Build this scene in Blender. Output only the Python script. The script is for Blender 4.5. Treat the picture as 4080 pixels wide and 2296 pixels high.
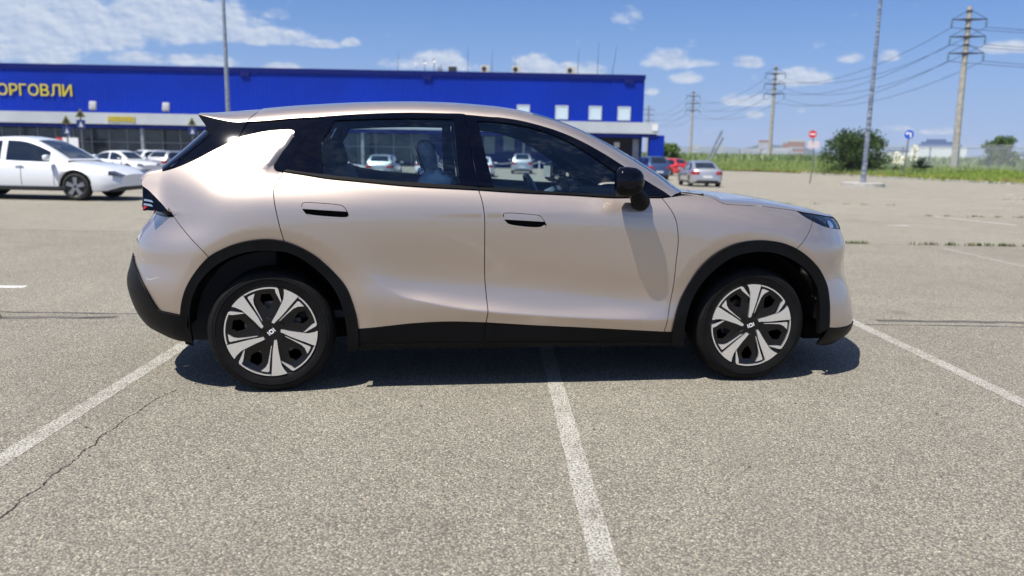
import bpy, bmesh, math, random
import numpy as np
from mathutils import Vector, Matrix
from mathutils.geometry import delaunay_2d_cdt

scene=bpy.context.scene
for o in list(bpy.data.objects): bpy.data.objects.remove(o)
rng=np.random.default_rng(7); random.seed(7)

# ------------------------------------------------------------------ camera
CAM_POS=(-0.6706,-5.1798,1.3302); YAW,PITCH,ROLL=0.14181,0.17284,0.01812
cam_d=bpy.data.cameras.new('camera'); cam=bpy.data.objects.new('camera',cam_d); scene.collection.objects.link(cam)
_f=np.array([math.sin(YAW)*math.cos(PITCH),math.cos(YAW)*math.cos(PITCH),-math.sin(PITCH)])
_r0=np.array([math.cos(YAW),-math.sin(YAW),0.]); _u0=np.cross(_r0,_f)
_r=math.cos(ROLL)*_r0+math.sin(ROLL)*_u0; _u=-math.sin(ROLL)*_r0+math.cos(ROLL)*_u0
cam.matrix_world=Matrix(((_r[0],_u[0],-_f[0],CAM_POS[0]),(_r[1],_u[1],-_f[1],CAM_POS[1]),(_r[2],_u[2],-_f[2],CAM_POS[2]),(0,0,0,1)))
cam_d.sensor_fit='HORIZONTAL'; cam_d.sensor_width=36; cam_d.lens=36*3127.57/4080
cam_d.clip_start=.05; cam_d.clip_end=6000
cam_d.dof.use_dof=True; cam_d.dof.focus_distance=3.9; cam_d.dof.aperture_fstop=cam_d.lens/1000/.0135
scene.camera=cam

# ------------------------------------------------------------------ sun, sky, exposure
SUN_TRAVEL=Vector((.42,.31,-1.0)).normalized()
SUN_EL=math.asin(-SUN_TRAVEL.z); SUN_AZ=math.atan2(-SUN_TRAVEL.x,-SUN_TRAVEL.y)
sun_d=bpy.data.lights.new('sun','SUN'); sun_d.energy=5.0; sun_d.angle=math.radians(.53); sun_d.color=(1,.95,.86)
sun=bpy.data.objects.new('sun',sun_d); scene.collection.objects.link(sun)
sun.rotation_euler=SUN_TRAVEL.to_track_quat('-Z','Y').to_euler(); sun.location=(-10,-5,40)
scene.view_settings.view_transform='Standard'; scene.view_settings.look='None'
scene.view_settings.exposure=0.50; scene.view_settings.gamma=1.0; scene.view_settings.use_curve_mapping=False

class NT:
    """small node-tree writer"""
    def __init__(s,tree): s.t=tree; s.n=tree.nodes; s.l=tree.links
    def node(s,typ,**kw):
        nd=s.n.new(typ)
        for k,v in kw.items():
            if k=='ins':
                for kk,vv in v.items(): s.put(nd,kk,vv)
            else: setattr(nd,k,v)
        return nd
    def put(s,nd,k,v):
        if isinstance(v,bpy.types.NodeSocket): s.l.new(v,nd.inputs[k])
        else: nd.inputs[k].default_value=v
    def math(s,op,a,b=None,c=None,clamp=False):
        nd=s.node('ShaderNodeMath',operation=op,use_clamp=clamp)
        for i,v in enumerate((a,b,c)):
            if v is not None: s.put(nd,i,v)
        return nd.outputs[0]
    def mix(s,f,a,b,mode='MIX'):
        nd=s.node('ShaderNodeMix',data_type='RGBA',blend_type=mode)
        s.put(nd,0,f); s.put(nd,6,a); s.put(nd,7,b); return nd.outputs[2]
    def ramp(s,f,stops,interp='LINEAR'):
        nd=s.node('ShaderNodeValToRGB'); cr=nd.color_ramp; cr.interpolation=interp
        while len(cr.elements)<len(stops): cr.elements.new(.5)
        for e,(p,c) in zip(cr.elements,stops): e.position=p; e.color=c if len(c)==4 else (*c,1)
        s.put(nd,0,f); return nd.outputs[0]
    def smooth(s,x,a,b):
        nd=s.node('ShaderNodeMapRange',interpolation_type='SMOOTHSTEP')
        s.put(nd,0,x); s.put(nd,1,a); s.put(nd,2,b); s.put(nd,3,0.); s.put(nd,4,1.); return nd.outputs[0]
    def noise(s,vec,scale,detail=3,rough=.5,dim='3D'):
        nd=s.node('ShaderNodeTexNoise',noise_dimensions=dim)
        s.put(nd,'Vector',vec); s.put(nd,'Scale',scale); s.put(nd,'Detail',detail); s.put(nd,'Roughness',rough); return nd.outputs[0]
world=bpy.data.worlds.new('World'); scene.world=world; world.use_nodes=True
world.node_tree.nodes.clear()
def build_world():
    N=NT(world.node_tree)
    out=N.node('ShaderNodeOutputWorld'); bg=N.node('ShaderNodeBackground'); bg.inputs['Strength'].default_value=SKY_STRENGTH
    N.l.new(bg.outputs[0],out.inputs[0])
    sky=N.node('ShaderNodeTexSky'); sky.sky_type='NISHITA'; sky.sun_disc=False
    sky.sun_elevation=SUN_EL; sky.sun_rotation=SUN_AZ; sky.altitude=60; sky.air_density=1.0; sky.dust_density=.35; sky.ozone_density=4.5
    tc=N.node('ShaderNodeTexCoord'); g=tc.outputs['Generated']
    sx=N.node('ShaderNodeSeparateXYZ'); N.l.new(g,sx.inputs[0])
    az=N.math('ARCTAN2',sx.outputs[0],sx.outputs[1]); el=N.math('ARCSINE',sx.outputs[2])
    azd=N.math('MULTIPLY',az,180/math.pi); eld=N.math('MULTIPLY',el,180/math.pi)
    cv=N.node('ShaderNodeCombineXYZ'); N.put(cv,0,azd); N.put(cv,1,N.math('MULTIPLY',eld,1.5)); uv=cv.outputs[0]
    n1=N.noise(uv,.58,6,.54); n2=N.noise(uv,.09,4,.5)
    up=N.node('ShaderNodeVectorMath',operation='ADD'); N.l.new(uv,up.inputs[0]); up.inputs[1].default_value=(.18,.32,0)
    n3=N.noise(up.outputs[0],.58,6,.54)
    nn=N.math('MULTIPLY',N.math('SUBTRACT',n1,.5),6.4)
    field=None
    for a0,e0,sa,se,amp in CLOUDS:
        # flat base, domed top
        dx=N.math('MULTIPLY',N.math('SUBTRACT',azd,a0),1/sa)
        de=N.math('SUBTRACT',eld,e0)
        dy=N.math('MAXIMUM',N.math('MULTIPLY',de,1/se),N.math('MULTIPLY',de,-1.9/se))
        d=N.math('ADD',N.math('MULTIPLY',dx,dx),N.math('MULTIPLY',dy,dy))
        v=N.math('MULTIPLY',N.math('SUBTRACT',1.,d),amp*1.6)
        field=v if field is None else N.math('MAXIMUM',field,v)
    # the rest of the sky carries the same scattered fair-weather cloud
    inview=N.math('MULTIPLY',N.smooth(azd,-34.,-29.),N.math('SUBTRACT',1.,N.smooth(azd,42.,47.)))
    inview=N.math('MULTIPLY',inview,N.math('SUBTRACT',1.,N.smooth(eld,12.5,16.)))
    gen=N.math('MULTIPLY',N.math('SUBTRACT',n2,.56),6.)
    gen=N.math('SUBTRACT',gen,N.math('MULTIPLY',inview,30.))
    field=N.math('MAXIMUM',N.math('MAXIMUM',field,-1.5),gen)
    dens=N.math('ADD',field,nn)
    cov=N.smooth(dens,-.7,1.5)
    lit=N.math('ADD',.55,N.math('MULTIPLY',N.math('SUBTRACT',n1,n3),3.2),clamp=True)
    ccol=N.mix(lit,(5.2,6.3,8.6,1),(8.6,9.3,10.4,1))
    tint=N.mix(1.,sky.outputs[0],(.80,.98,1.32,1),'MULTIPLY')
    low=N.math('SUBTRACT',1.,N.smooth(eld,-2.,16.))
    col=N.mix(N.math('MULTIPLY',low,.92),tint,N.mix(N.smooth(eld,0.,13.),(4.2,5.7,9.3,1),(2.05,4.25,9.5,1)))
    col=N.mix(N.math('MULTIPLY',cov,.84),col,ccol)
    N.l.new(col,bg.inputs[0])
SKY_STRENGTH=.059
# fair-weather clouds: azimuth (deg from +y towards +x), elevation of the body, half width, height, density
CLOUDS=[(-21.54, 6.75, 6.2, 2.5, 1.7), (-14.81, 7.6, 6.3, 2.1, 1.6), (-23.11, 5.13, 3.0, 1.0, 1.1), (-10.7, 7.14, 4.88, 0.95, 1.3), (-5.56, 6.85, 1.65, 0.39, 1.4), (-3.32, 7.05, 0.7, 0.39, 1.4), (-16.91, 5.32, 1.75, 0.59, 1.3), (-12.99, 5.4, 2.23, 0.5, 1.2), (-7.96, 5.29, 1.44, 0.34, 1.3), (2.91, 6.0, 1.73, 1.01, 1.5), (2.16, 5.79, 3.35, 0.59, 0.9), (9.59, 5.6, 1.85, 1.12, 1.7), (12.39, 5.53, 2.09, 0.75, 1.3), (18.76, 6.19, 1.67, 0.89, 1.3), (20.86, 6.08, 1.59, 0.37, 1.0), (20.11, 5.08, 1.28, 0.48, 0.9), (24.01, 6.05, 1.03, 0.51, 1.2), (27.52, 5.03, 1.78, 0.87, 1.4), (24.18, 3.6, 1.81, 0.58, 1.2), (30.35, 6.24, 0.9, 0.4, 1.0), (32.7, 6.27, 0.69, 0.49, 1.0), (39.17, 6.58, 1.41, 0.59, 1.2), (36.19, 1.65, 1.27, 0.34, 1.0), (17.71, 4.22, 0.55, 0.38, 1.0), (24.68, 2.65, 0.57, 0.32, 1.0), (27.7, 2.97, 0.35, 0.23, 1.0), (15.71, 9.15, 0.82, 0.46, 0.3), (-8.37, 8.53, 1.03, 0.37, 0.6), (33.45, 1.83, 0.92, 0.2, 0.6)]
build_world()
# ------------------------------------------------------------------ helpers
COL=scene.collection
def lab(o,label=None,cat=None,group=None,kind=None):
    if label: o['label']=label
    if cat: o['category']=cat
    if group: o['group']=group
    if kind: o['kind']=kind
    return o
def empty(name,loc=(0,0,0),rotz=0,parent=None):
    o=bpy.data.objects.new(name,None); COL.objects.link(o); o.location=loc; o.rotation_euler=(0,0,rotz)
    o.empty_display_size=.3
    if parent: o.parent=parent
    return o
def mobj(name,V,F,mat,parent=None,smooth=True,angle=35,kind=None,mats=None,midx=None):
    me=bpy.data.meshes.new(name)
    if isinstance(V,np.ndarray): V=V.tolist()
    me.from_pydata(V,[],F); me.validate(clean_customdata=False)
    for m in (mats or [mat]): me.materials.append(m)
    if midx is not None:
        me.polygons.foreach_set('material_index',midx)
    if smooth:
        me.polygons.foreach_set('use_smooth',[True]*len(me.polygons))
        if angle: me.set_sharp_from_angle(angle=math.radians(angle))
    me.update()
    o=bpy.data.objects.new(name,me); COL.objects.link(o)
    if parent: o.parent=parent
    if kind: o['kind']=kind
    return o
def copy_tree(o,parent=None):
    c=o.copy(); COL.objects.link(c)
    if parent: c.parent=parent
    for ch in [k for k in ALLCH.get(o.name,[])] or list(o.children): copy_tree(ch,c)
    return c
ALLCH={}
class MB:
    def __init__(s): s.v=[]; s.f=[]
    def add(s,V,F):
        n=len(s.v); s.v+= [tuple(map(float,p)) for p in V]; s.f+=[tuple(i+n for i in f) for f in F]; return s
    def box(s,c,d,rot=None):
        x,y,z=[k/2 for k in d]
        P=[(sx*x,sy*y,sz*z) for sz in (-1,1) for sy in (-1,1) for sx in (-1,1)]
        if rot is not None: P=[tuple(rot@Vector(p)) for p in P]
        P=[(p[0]+c[0],p[1]+c[1],p[2]+c[2]) for p in P]
        return s.add(P,[(0,2,3,1),(4,5,7,6),(0,1,5,4),(2,6,7,3),(0,4,6,2),(1,3,7,5)])
    def rbox(s,c,d,r=.02,seg=2,rot=None):
        bm=bmesh.new(); bmesh.ops.create_cube(bm,size=1)
        for v in bm.verts: v.co=Vector((v.co.x*d[0],v.co.y*d[1],v.co.z*d[2]))
        bmesh.ops.bevel(bm,geom=list(bm.edges),offset=min(r,min(d)*.49),segments=seg,profile=.5,affect='EDGES')
        for v in bm.verts:
            if rot is not None: v.co=rot@v.co
            v.co+=Vector(c)
        bm.verts.index_update()
        s.add([v.co[:] for v in bm.verts],[[v.index for v in f.verts] for f in bm.faces]); bm.free(); return s
    def tube(s,path,r,n=8,cap=True):
        path=[Vector(p) for p in path]; rr=r if isinstance(r,(list,tuple)) else [r]*len(path)
        V=[];up=None
        for i,p in enumerate(path):
            t=(path[min(i+1,len(path)-1)]-path[max(i-1,0)]).normalized()
            if up is None: up=Vector((0,0,1)) if abs(t.z)<.9 else Vector((1,0,0))
            a=t.cross(up).normalized(); up=a.cross(t).normalized()
            for k in range(n):
                q=2*math.pi*k/n; V.append(p+rr[i]*(math.cos(q)*a+math.sin(q)*up))
        F=[(i*n+k,i*n+(k+1)%n,(i+1)*n+(k+1)%n,(i+1)*n+k) for i in range(len(path)-1) for k in range(n)]
        if cap: F+=[tuple(range(n-1,-1,-1)),tuple((len(path)-1)*n+k for k in range(n))]
        return s.add(V,F)
    def lathe(s,prof,c=(0,0,0),axis='z',n=48,closed=False):
        """prof: (r,h) list, turned about the axis"""
        V=[]
        for k in range(n):
            a=2*math.pi*k/n
            for r,h in prof:
                p=(r*math.cos(a),r*math.sin(a),h)
                if axis=='y': p=(r*math.cos(a),h,r*math.sin(a))
                if axis=='x': p=(h,r*math.cos(a),r*math.sin(a))
                V.append((p[0]+c[0],p[1]+c[1],p[2]+c[2]))
        m=len(prof); F=[]
        for k in range(n):
            for j in range(m-1 if not closed else m):
                F.append((k*m+j,((k+1)%n)*m+j,((k+1)%n)*m+(j+1)%m,k*m+(j+1)%m))
        return s.add(V,F)
    def prism(s,poly,d0,d1,to3):
        """poly: list of 2-D points, extruded from depth d0 to d1; to3(a,b,d)->xyz"""
        n=len(poly)
        s0=sum(poly[i][0]*poly[(i+1)%n][1]-poly[(i+1)%n][0]*poly[i][1] for i in range(n))
        V=[to3(a,b,d0) for a,b in poly]+[to3(a,b,d1) for a,b in poly]
        from mathutils.geometry import tessellate_polygon
        T=tessellate_polygon([[Vector((a,b,0)) for a,b in poly]])
        F=[tuple(t) for t in T]+[tuple(i+n for i in reversed(t)) for t in T]
        F+=[(i,i+n,(i+1)%n+n,(i+1)%n) for i in range(n)]
        return s.add(V,F)
    def build(s,name,mat,parent=None,**kw):
        o=mobj(name,s.v,s.f,mat,parent,**kw)
        if kw.get('fix',True):
            bm=bmesh.new(); bm.from_mesh(o.data); bmesh.ops.recalc_face_normals(bm,faces=bm.faces); bm.to_mesh(o.data); bm.free()
        return o
def grid_faces(nu,nv,wrap_u=False):
    F=[]
    for i in range(nu if wrap_u else nu-1):
        for j in range(nv-1):
            a=i*nv+j; b=((i+1)%nu)*nv+j
            F.append((a,b,b+1,a+1))
    return F
def crom(P,step):
    """Catmull-Rom through the points, resampled at about the step"""
    P=np.asarray(P,float)
    if len(P)==2:
        n=max(1,int(np.ceil(np.linalg.norm(P[1]-P[0])/step))); t=np.linspace(0,1,n+1)[:,None]; return P[0]*(1-t)+P[1]*t
    Q=np.vstack([2*P[0]-P[1],P,2*P[-1]-P[-2]]); out=[]
    for i in range(1,len(Q)-2):
        p0,p1,p2,p3=Q[i-1],Q[i],Q[i+1],Q[i+2]
        d=lambda a,b:max(np.linalg.norm(a-b),1e-6)**.5
        t0=0;t1=t0+d(p0,p1);t2=t1+d(p1,p2);t3=t2+d(p2,p3)
        n=max(1,int(np.ceil(np.linalg.norm(p2-p1)/step))); t=np.linspace(t1,t2,n+1)[:-1,None]
        A1=(t1-t)/(t1-t0)*p0+(t-t0)/(t1-t0)*p1; A2=(t2-t)/(t2-t1)*p1+(t-t1)/(t2-t1)*p2; A3=(t3-t)/(t3-t2)*p2+(t-t2)/(t3-t2)*p3
        B1=(t2-t)/(t2-t0)*A1+(t-t0)/(t2-t0)*A2; B2=(t3-t)/(t3-t1)*A2+(t-t1)/(t3-t1)*A3
        out.append((t2-t)/(t2-t1)*B1+(t-t1)/(t2-t1)*B2)
    out.append(P[-1:]); return np.vstack(out)
def loop_of(curves,step=.014):
    """outline from several curves (smooth inside, corners between), counter-clockwise"""
    L=[]
    for c in curves:
        p=crom(c,step)
        for q in p:
            if not L or np.hypot(*(q-L[-1]))>2e-3: L.append(q)
    if np.hypot(*(L[0]-L[-1]))<2e-3: L.pop()
    L=np.array(L); x,y=L[:,0],L[:,1]
    if (x*np.roll(y,-1)-np.roll(x,-1)*y).sum()<0: L=L[::-1]
    return L
def inset(L,d):
    a=np.roll(L,1,0); b=np.roll(L,-1,0)
    e0=L-a; e1=b-L; e0/=np.linalg.norm(e0,axis=1)[:,None]+1e-9; e1/=np.linalg.norm(e1,axis=1)[:,None]+1e-9
    n0=np.stack([-e0[:,1],e0[:,0]],1); n1=np.stack([-e1[:,1],e1[:,0]],1)
    m=n0+n1; k=np.clip((m*m).sum(1),.6,4); return L+d*2*m/k[:,None]
def inside(P,L):
    x,y=P[:,0][:,None],P[:,1][:,None]; x0,y0=L[:,0],L[:,1]; x1,y1=np.roll(x0,-1),np.roll(y0,-1)
    with np.errstate(divide='ignore',invalid='ignore'):
        c=((y0>y)!=(y1>y))&(x<(x1-x0)*(y-y0)/(y1-y0)+x0)
    return c.sum(1)%2==1
def dist_to(P,L):
    d=np.full(len(P),9.)
    for i in range(0,len(L)):
        d=np.minimum(d,np.hypot(P[:,0]-L[i,0],P[:,1]-L[i,1]))
    return d
def panel(name,curves,mat,parent,side=-1,gap=.002,off=0.,sf=None,spacing=.026,thick=.014,holes=(),step=.014,kind=None,extra=None):
    """a body panel: outline in the side view, laid on the body surface, with an edge turned in"""
    sf=sf or S
    L=loop_of(curves,step); L=inset(L,gap)
    H=[inset(loop_of(h,step),-.0)[::-1] for h in holes]
    loops=[L]+H
    lo=L.min(0); hi=L.max(0)
    nx=int((hi[0]-lo[0])/spacing)+2; nz=int((hi[1]-lo[1])/(spacing*.866))+2
    G=np.array([(lo[0]+(i+.5*(j%2))*spacing,lo[1]+j*spacing*.866) for i in range(nx) for j in range(nz)])
    k=inside(G,L)
    for h in H: k&=~inside(G,h)
    G=G[k]
    if extra is not None:      # extra points where the surface bends sharply
        e_=np.array(extra); e_=e_[inside(e_,L)]; G=G[np.array([np.hypot(*(e_-q).T).min()>spacing*.45 for q in G])] if len(e_) else G; G=np.vstack([G,e_])
    for l in loops: G=G[dist_to(G,l)>(spacing*.55 if extra is None else .006)] if len(G) else G
    pts=[Vector(p) for l in loops for p in l.tolist()]; nb=len(pts); edges=[];s=0
    for l in loops:
        edges+=[(s+i,s+(i+1)%len(l)) for i in range(len(l))]; s+=len(l)
    pts+=[Vector(p) for p in G.tolist()]
    V2,_,F2,ov,_,_=delaunay_2d_cdt(pts,edges,[],0,1e-6)
    V2=np.array([tuple(v) for v in V2]); cen=np.array([V2[list(f)].mean(0) for f in F2])
    ok=inside(cen,L)
    for h in H: ok&=~inside(cen,h)
    F=[tuple(f) for f,o_ in zip(F2,ok) if o_]
    e=.003; x,z=V2[:,0],V2[:,1]
    y=sf(x,z); gx=(sf(x+e,z)-sf(x-e,z))/(2*e); gz=(sf(x,z+e)-sf(x,z-e))/(2*e)
    N=np.stack([-gx,np.ones_like(gx),-gz],1); N/=np.linalg.norm(N,axis=1)[:,None]
    P=np.stack([x,y,z],1)+off*N
    # boundary edges of the kept faces -> flange
    from collections import defaultdict
    cnt=defaultdict(int); dirn={}
    for f in F:
        for a,b in zip(f,f[1:]+f[:1]): cnt[(min(a,b),max(a,b))]+=1; dirn[(min(a,b),max(a,b))]=(a,b)
    nv=len(P); mp={}; V=P.tolist(); LN=[]; FF=[]
    for f in F:
        a,b,c=[V2[i] for i in f[:3]]
        if (b[0]-a[0])*(c[1]-a[1])-(b[1]-a[1])*(c[0]-a[0])>0: f=f[::-1]   # faces outward (+y) 
        FF.append(f)
    nface=len(FF)
    if thick>0:
        for k,cn in cnt.items():
            if cn!=1: continue
            a,b=dirn[k]
            for q in (a,b):
                if q not in mp: mp[q]=len(V); V.append((P[q]-thick*N[q]).tolist())
            FF.append((a,b,mp[b],mp[a]))
    if side<0: V=[(p[0],-p[1],p[2]) for p in V]; FF=[f[::-1] for f in FF]; Nn=N*np.array([1,-1,1])
    else: Nn=N
    me=bpy.data.meshes.new(name); me.from_pydata(V,[],FF); me.materials.append(mat)
    me.polygons.foreach_set('use_smooth',[True]*len(me.polygons))
    # exact surface normals on the face, flat ones on the turned edge
    nl=len(me.loops); li=np.zeros(nl,int); me.loops.foreach_get('vertex_index',li)
    ls=np.zeros(len(me.polygons),int); lt=np.zeros(len(me.polygons),int)
    me.polygons.foreach_get('loop_start',ls); me.polygons.foreach_get('loop_total',lt)
    fn=np.zeros(len(me.polygons)*3); me.polygons.foreach_get('normal',fn); fn=fn.reshape(-1,3)
    ln=np.zeros((nl,3))
    Nx=np.vstack([Nn,np.zeros((len(V)-nv,3))])
    for i,(a,n_) in enumerate(zip(ls,lt)):
        if i<nface: ln[a:a+n_]=Nx[li[a:a+n_]]
        else: ln[a:a+n_]=fn[i]
    me.normals_split_custom_set(ln.tolist()); me.update()
    o=bpy.data.objects.new(name,me); COL.objects.link(o)
    if parent: o.parent=parent
    if kind: o['kind']=kind
    return o
def bezier(B,T0,C_,T1,m,ts=None):
    t=np.linspace(0,1,m) if ts is None else ts
    t=t[None,:,None]; B,T0,C_,T1=[q[:,None,:] for q in (B,T0,C_,T1)]
    P1=B+T0; P2=C_+T1
    return (1-t)**3*B+3*(1-t)**2*t*P1+3*(1-t)*t*t*P2+t**3*C_
def sheet(name,G,mat,parent,mirror=True,smooth=True,angle=50,thick=0):
    """grid of points on the +y side, running to the centre line; mirrored across"""
    if mirror:
        M=G[:,::-1][:,1:].copy(); M[...,1]*=-1; G=np.concatenate([G,M],1)
    nu,nv=G.shape[:2]
    o=mobj(name,G.reshape(-1,3),grid_faces(nu,nv),mat,parent,smooth,angle)
    bm=bmesh.new(); bm.from_mesh(o.data); bmesh.ops.recalc_face_normals(bm,faces=bm.faces)
    bm.to_mesh(o.data); bm.free(); return o

# ------------------------------------------------------------------ materials
def mat(name,color=(.5,.5,.5),rough=.5,metal=0.,coat=0.,spec=.5,coat_rough=.03,emit=None,bump=None,var=None):
    m=bpy.data.materials.new(name); m.use_nodes=True; N=NT(m.node_tree); b=m.node_tree.nodes['Principled BSDF']
    b.inputs['Base Color'].default_value=(*color,1); b.inputs['Roughness'].default_value=rough; b.inputs['Metallic'].default_value=metal
    b.inputs['Coat Weight'].default_value=coat; b.inputs['Coat Roughness'].default_value=coat_rough; b.inputs['Specular IOR Level'].default_value=spec
    if var or bump:
        tc=N.node('ShaderNodeTexCoord').outputs['Object']
    if var:   # (scale, amount, roughness amount)
        n=N.noise(tc,var[0],4,.6); f=N.smooth(n,.3,.7)
        c0=tuple(k*(1-var[1]) for k in color); c1=tuple(min(1,k*(1+var[1])) for k in color)
        N.l.new(N.mix(f,(*c0,1),(*c1,1)),b.inputs['Base Color'])
        if len(var)>2:
            N.l.new(N.math('ADD',rough-var[2]/2,N.math('MULTIPLY',n,var[2])),b.inputs['Roughness'])
    if bump:
        bp=N.node('ShaderNodeBump'); bp.inputs['Strength'].default_value=bump[1]; bp.inputs['Distance'].default_value=bump[2]
        N.l.new(N.noise(tc,bump[0],4,.6),bp.inputs['Height']); N.l.new(bp.outputs[0],b.inputs['Normal'])
    if emit: b.inputs['Emission Color'].default_value=(*emit[0],1); b.inputs['Emission Strength'].default_value=emit[1]
    return m
def glass_mat(name,tint,refl=(1,1,1),ior=1.5,rough=0.0,dirt_sky_veil=0.0,boost=1.0):
    """thin pane: tinted see-through plus a mirror reflection that grows towards grazing angles"""
    m=bpy.data.materials.new(name); m.use_nodes=True; N=NT(m.node_tree); N.n.clear()
    out=N.node('ShaderNodeOutputMaterial'); tr=N.node('ShaderNodeBsdfTransparent'); tr.inputs[0].default_value=(*tint,1)
    gl=N.node('ShaderNodeBsdfGlossy'); gl.inputs['Roughness'].default_value=rough; gl.inputs[0].default_value=(*refl,1)
    fr=N.node('ShaderNodeFresnel'); fr.inputs[0].default_value=ior
    mx=N.node('ShaderNodeMixShader'); N.l.new(N.math('MULTIPLY',fr.outputs[0],boost,clamp=True),mx.inputs[0]); N.l.new(tr.outputs[0],mx.inputs[1]); N.l.new(gl.outputs[0],mx.inputs[2])
    last=mx.outputs[0]
    if dirt_sky_veil:
        df=N.node('ShaderNodeBsdfDiffuse'); df.inputs[0].default_value=(.17,.32,.62,1)  # blue of the reflected sky put into this veil's colour, with speckled dirt
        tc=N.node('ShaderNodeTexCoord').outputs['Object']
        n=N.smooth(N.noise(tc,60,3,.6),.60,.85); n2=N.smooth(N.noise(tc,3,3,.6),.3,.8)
        f=N.math('ADD',N.math('MULTIPLY',n,dirt_sky_veil),N.math('MULTIPLY',n2,dirt_sky_veil*.5))
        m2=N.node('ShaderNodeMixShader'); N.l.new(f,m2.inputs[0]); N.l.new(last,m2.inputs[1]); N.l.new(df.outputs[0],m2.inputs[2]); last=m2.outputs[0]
    N.l.new(last,out.inputs[0]); return m
import numpy as np
# ------------------------------------------------------------------ car body surface
def nspline(xk, yk):
    """natural cubic spline through knots; returns callable (linear extrapolation)"""
    xk=np.asarray(xk,float); yk=np.asarray(yk,float); n=len(xk)
    h=np.diff(xk); A=np.zeros((n,n)); r=np.zeros(n); A[0,0]=A[-1,-1]=1
    for i in range(1,n-1):
        A[i,i-1]=h[i-1]; A[i,i]=2*(h[i-1]+h[i]); A[i,i+1]=h[i]
        r[i]=6*((yk[i+1]-yk[i])/h[i]-(yk[i]-yk[i-1])/h[i-1])
    M=np.linalg.solve(A,r)
    def f(x):
        x=np.asarray(x,float); xc=np.clip(x,xk[0],xk[-1])
        i=np.clip(np.searchsorted(xk,xc)-1,0,n-2); a=xk[i+1]-xc; b=xc-xk[i]; hh=h[i]
        y=(M[i]*a**3+M[i+1]*b**3)/(6*hh)+(yk[i]/hh-M[i]*hh/6)*a+(yk[i+1]/hh-M[i+1]*hh/6)*b
        s0=(yk[1]-yk[0])/h[0]-M[1]*h[0]/6; s1=(yk[-1]-yk[-2])/h[-1]+M[-2]*h[-1]/6
        return y+np.minimum(x-xk[0],0)*s0+np.maximum(x-xk[-1],0)*s1
    return f
KX=[-1.9,-1.35,-.9,-.3,.3,.87,1.38,1.85]
ROWS=[ # z knots , Y knots
 ([.18]*8,                                   [.86,.86,.87,.875,.875,.87,.86,.86]),
 ([.28]*8,                                   [.90,.91,.905,.905,.905,.905,.91,.90]),
 ([.41,.41,.375,.39,.365,.335,.38,.38],      [.915,.925,.920,.920,.920,.922,.925,.915]),
 ([.52,.52,.50,.465,.425,.40,.48,.48],       [.925,.935,.936,.939,.939,.936,.935,.915]),
 ([.62,.62,.635,.60,.53,.475,.59,.56],       [.93,.94,.929,.918,.920,.928,.94,.915]),
 ([.74,.74,.76,.73,.69,.66,.70,.66],         [.935,.946,.932,.914,.916,.930,.945,.915]),
 ([.89,.90,.89,.88,.86,.84,.82,.76],         [.935,.948,.938,.924,.924,.931,.945,.91]),
 ([1.04,1.05,1.02,.99,.97,.95,.92,.85],      [.912,.926,.927,.920,.920,.922,.925,.89]),
 ([1.13,1.14,1.095,1.06,1.03,1.02,.98,.91],  [.865,.878,.899,.901,.900,.897,.89,.855]),
 ([1.19,1.20,1.155,1.12,1.09,1.08,1.04,.965],[.815,.825,.862,.869,.866,.852,.83,.80]),
 ([1.25,1.26,1.215,1.18,1.15,1.14,1.09,1.01],[.75,.76,.80,.82,.815,.79,.75,.725]),
]
_fz=[nspline(KX,np.array(z)) for z,_ in ROWS]; _fy=[nspline(KX,y) for _,y in ROWS]
_DX=nspline([-2.6,-2.4,-2.25,-2.2,-2.15,-2.1,-2.0,-1.9,-1.8,-1.7,-1.5,-1.2,-.6,0,1.0,1.4,1.6,1.75,1.85,1.95,2.05,2.12,2.2,2.3,2.5],
            [1.3,.95,.59,.43,.315,.235,.132,.068,.028,.009,0,0,0,0,0,0,.004,.018,.048,.103,.195,.30,.46,.70,1.2])
_XR=nspline([.15,.25,.35,.45,.58,.70,.80,.90,.98,1.08,1.15,1.25],[.24,.13,.04,.0,-.012,.025,.05,.125,.16,.16,.15,.14])  # >0: rear end pulled forward
_XF=nspline([.15,.22,.30,.40,.50,.60,.70,.80,.86,.92,1.0],[-.06,.05,.075,.055,.025,-.025,-.03,-.02,-.035,-.04,-.08])
_YB=nspline([-2.2,-2.0,-1.8,-1.5,-1.2,-.6,0,.5,.9,1.1,1.3],[.64,.69,.735,.785,.822,.852,.856,.838,.79,.75,.70])
_ZC=nspline([-1.0,-.86,-.78,-.70,-.54,-.353,-.205,.056,.386,.86,1.1],[.80,.660,.595,.547,.503,.465,.446,.421,.400,.385,.38])   # crease under the scoop in the doors
_AC=nspline([-1.2,-.95,-.86,-.70,-.45,-.1,.3,.6,.85,1.0,1.3],[0,0,.002,.015,.029,.035,.033,.024,.008,0,0])
ARCH=[(-1.365,.385,.468),(1.352,.385,.470)]
def smax(a,b,k):
    h=np.clip((a-b)/k*.5+.5,0,1)
    return b*(1-h)+a*h+k*h*(1-h)
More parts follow.
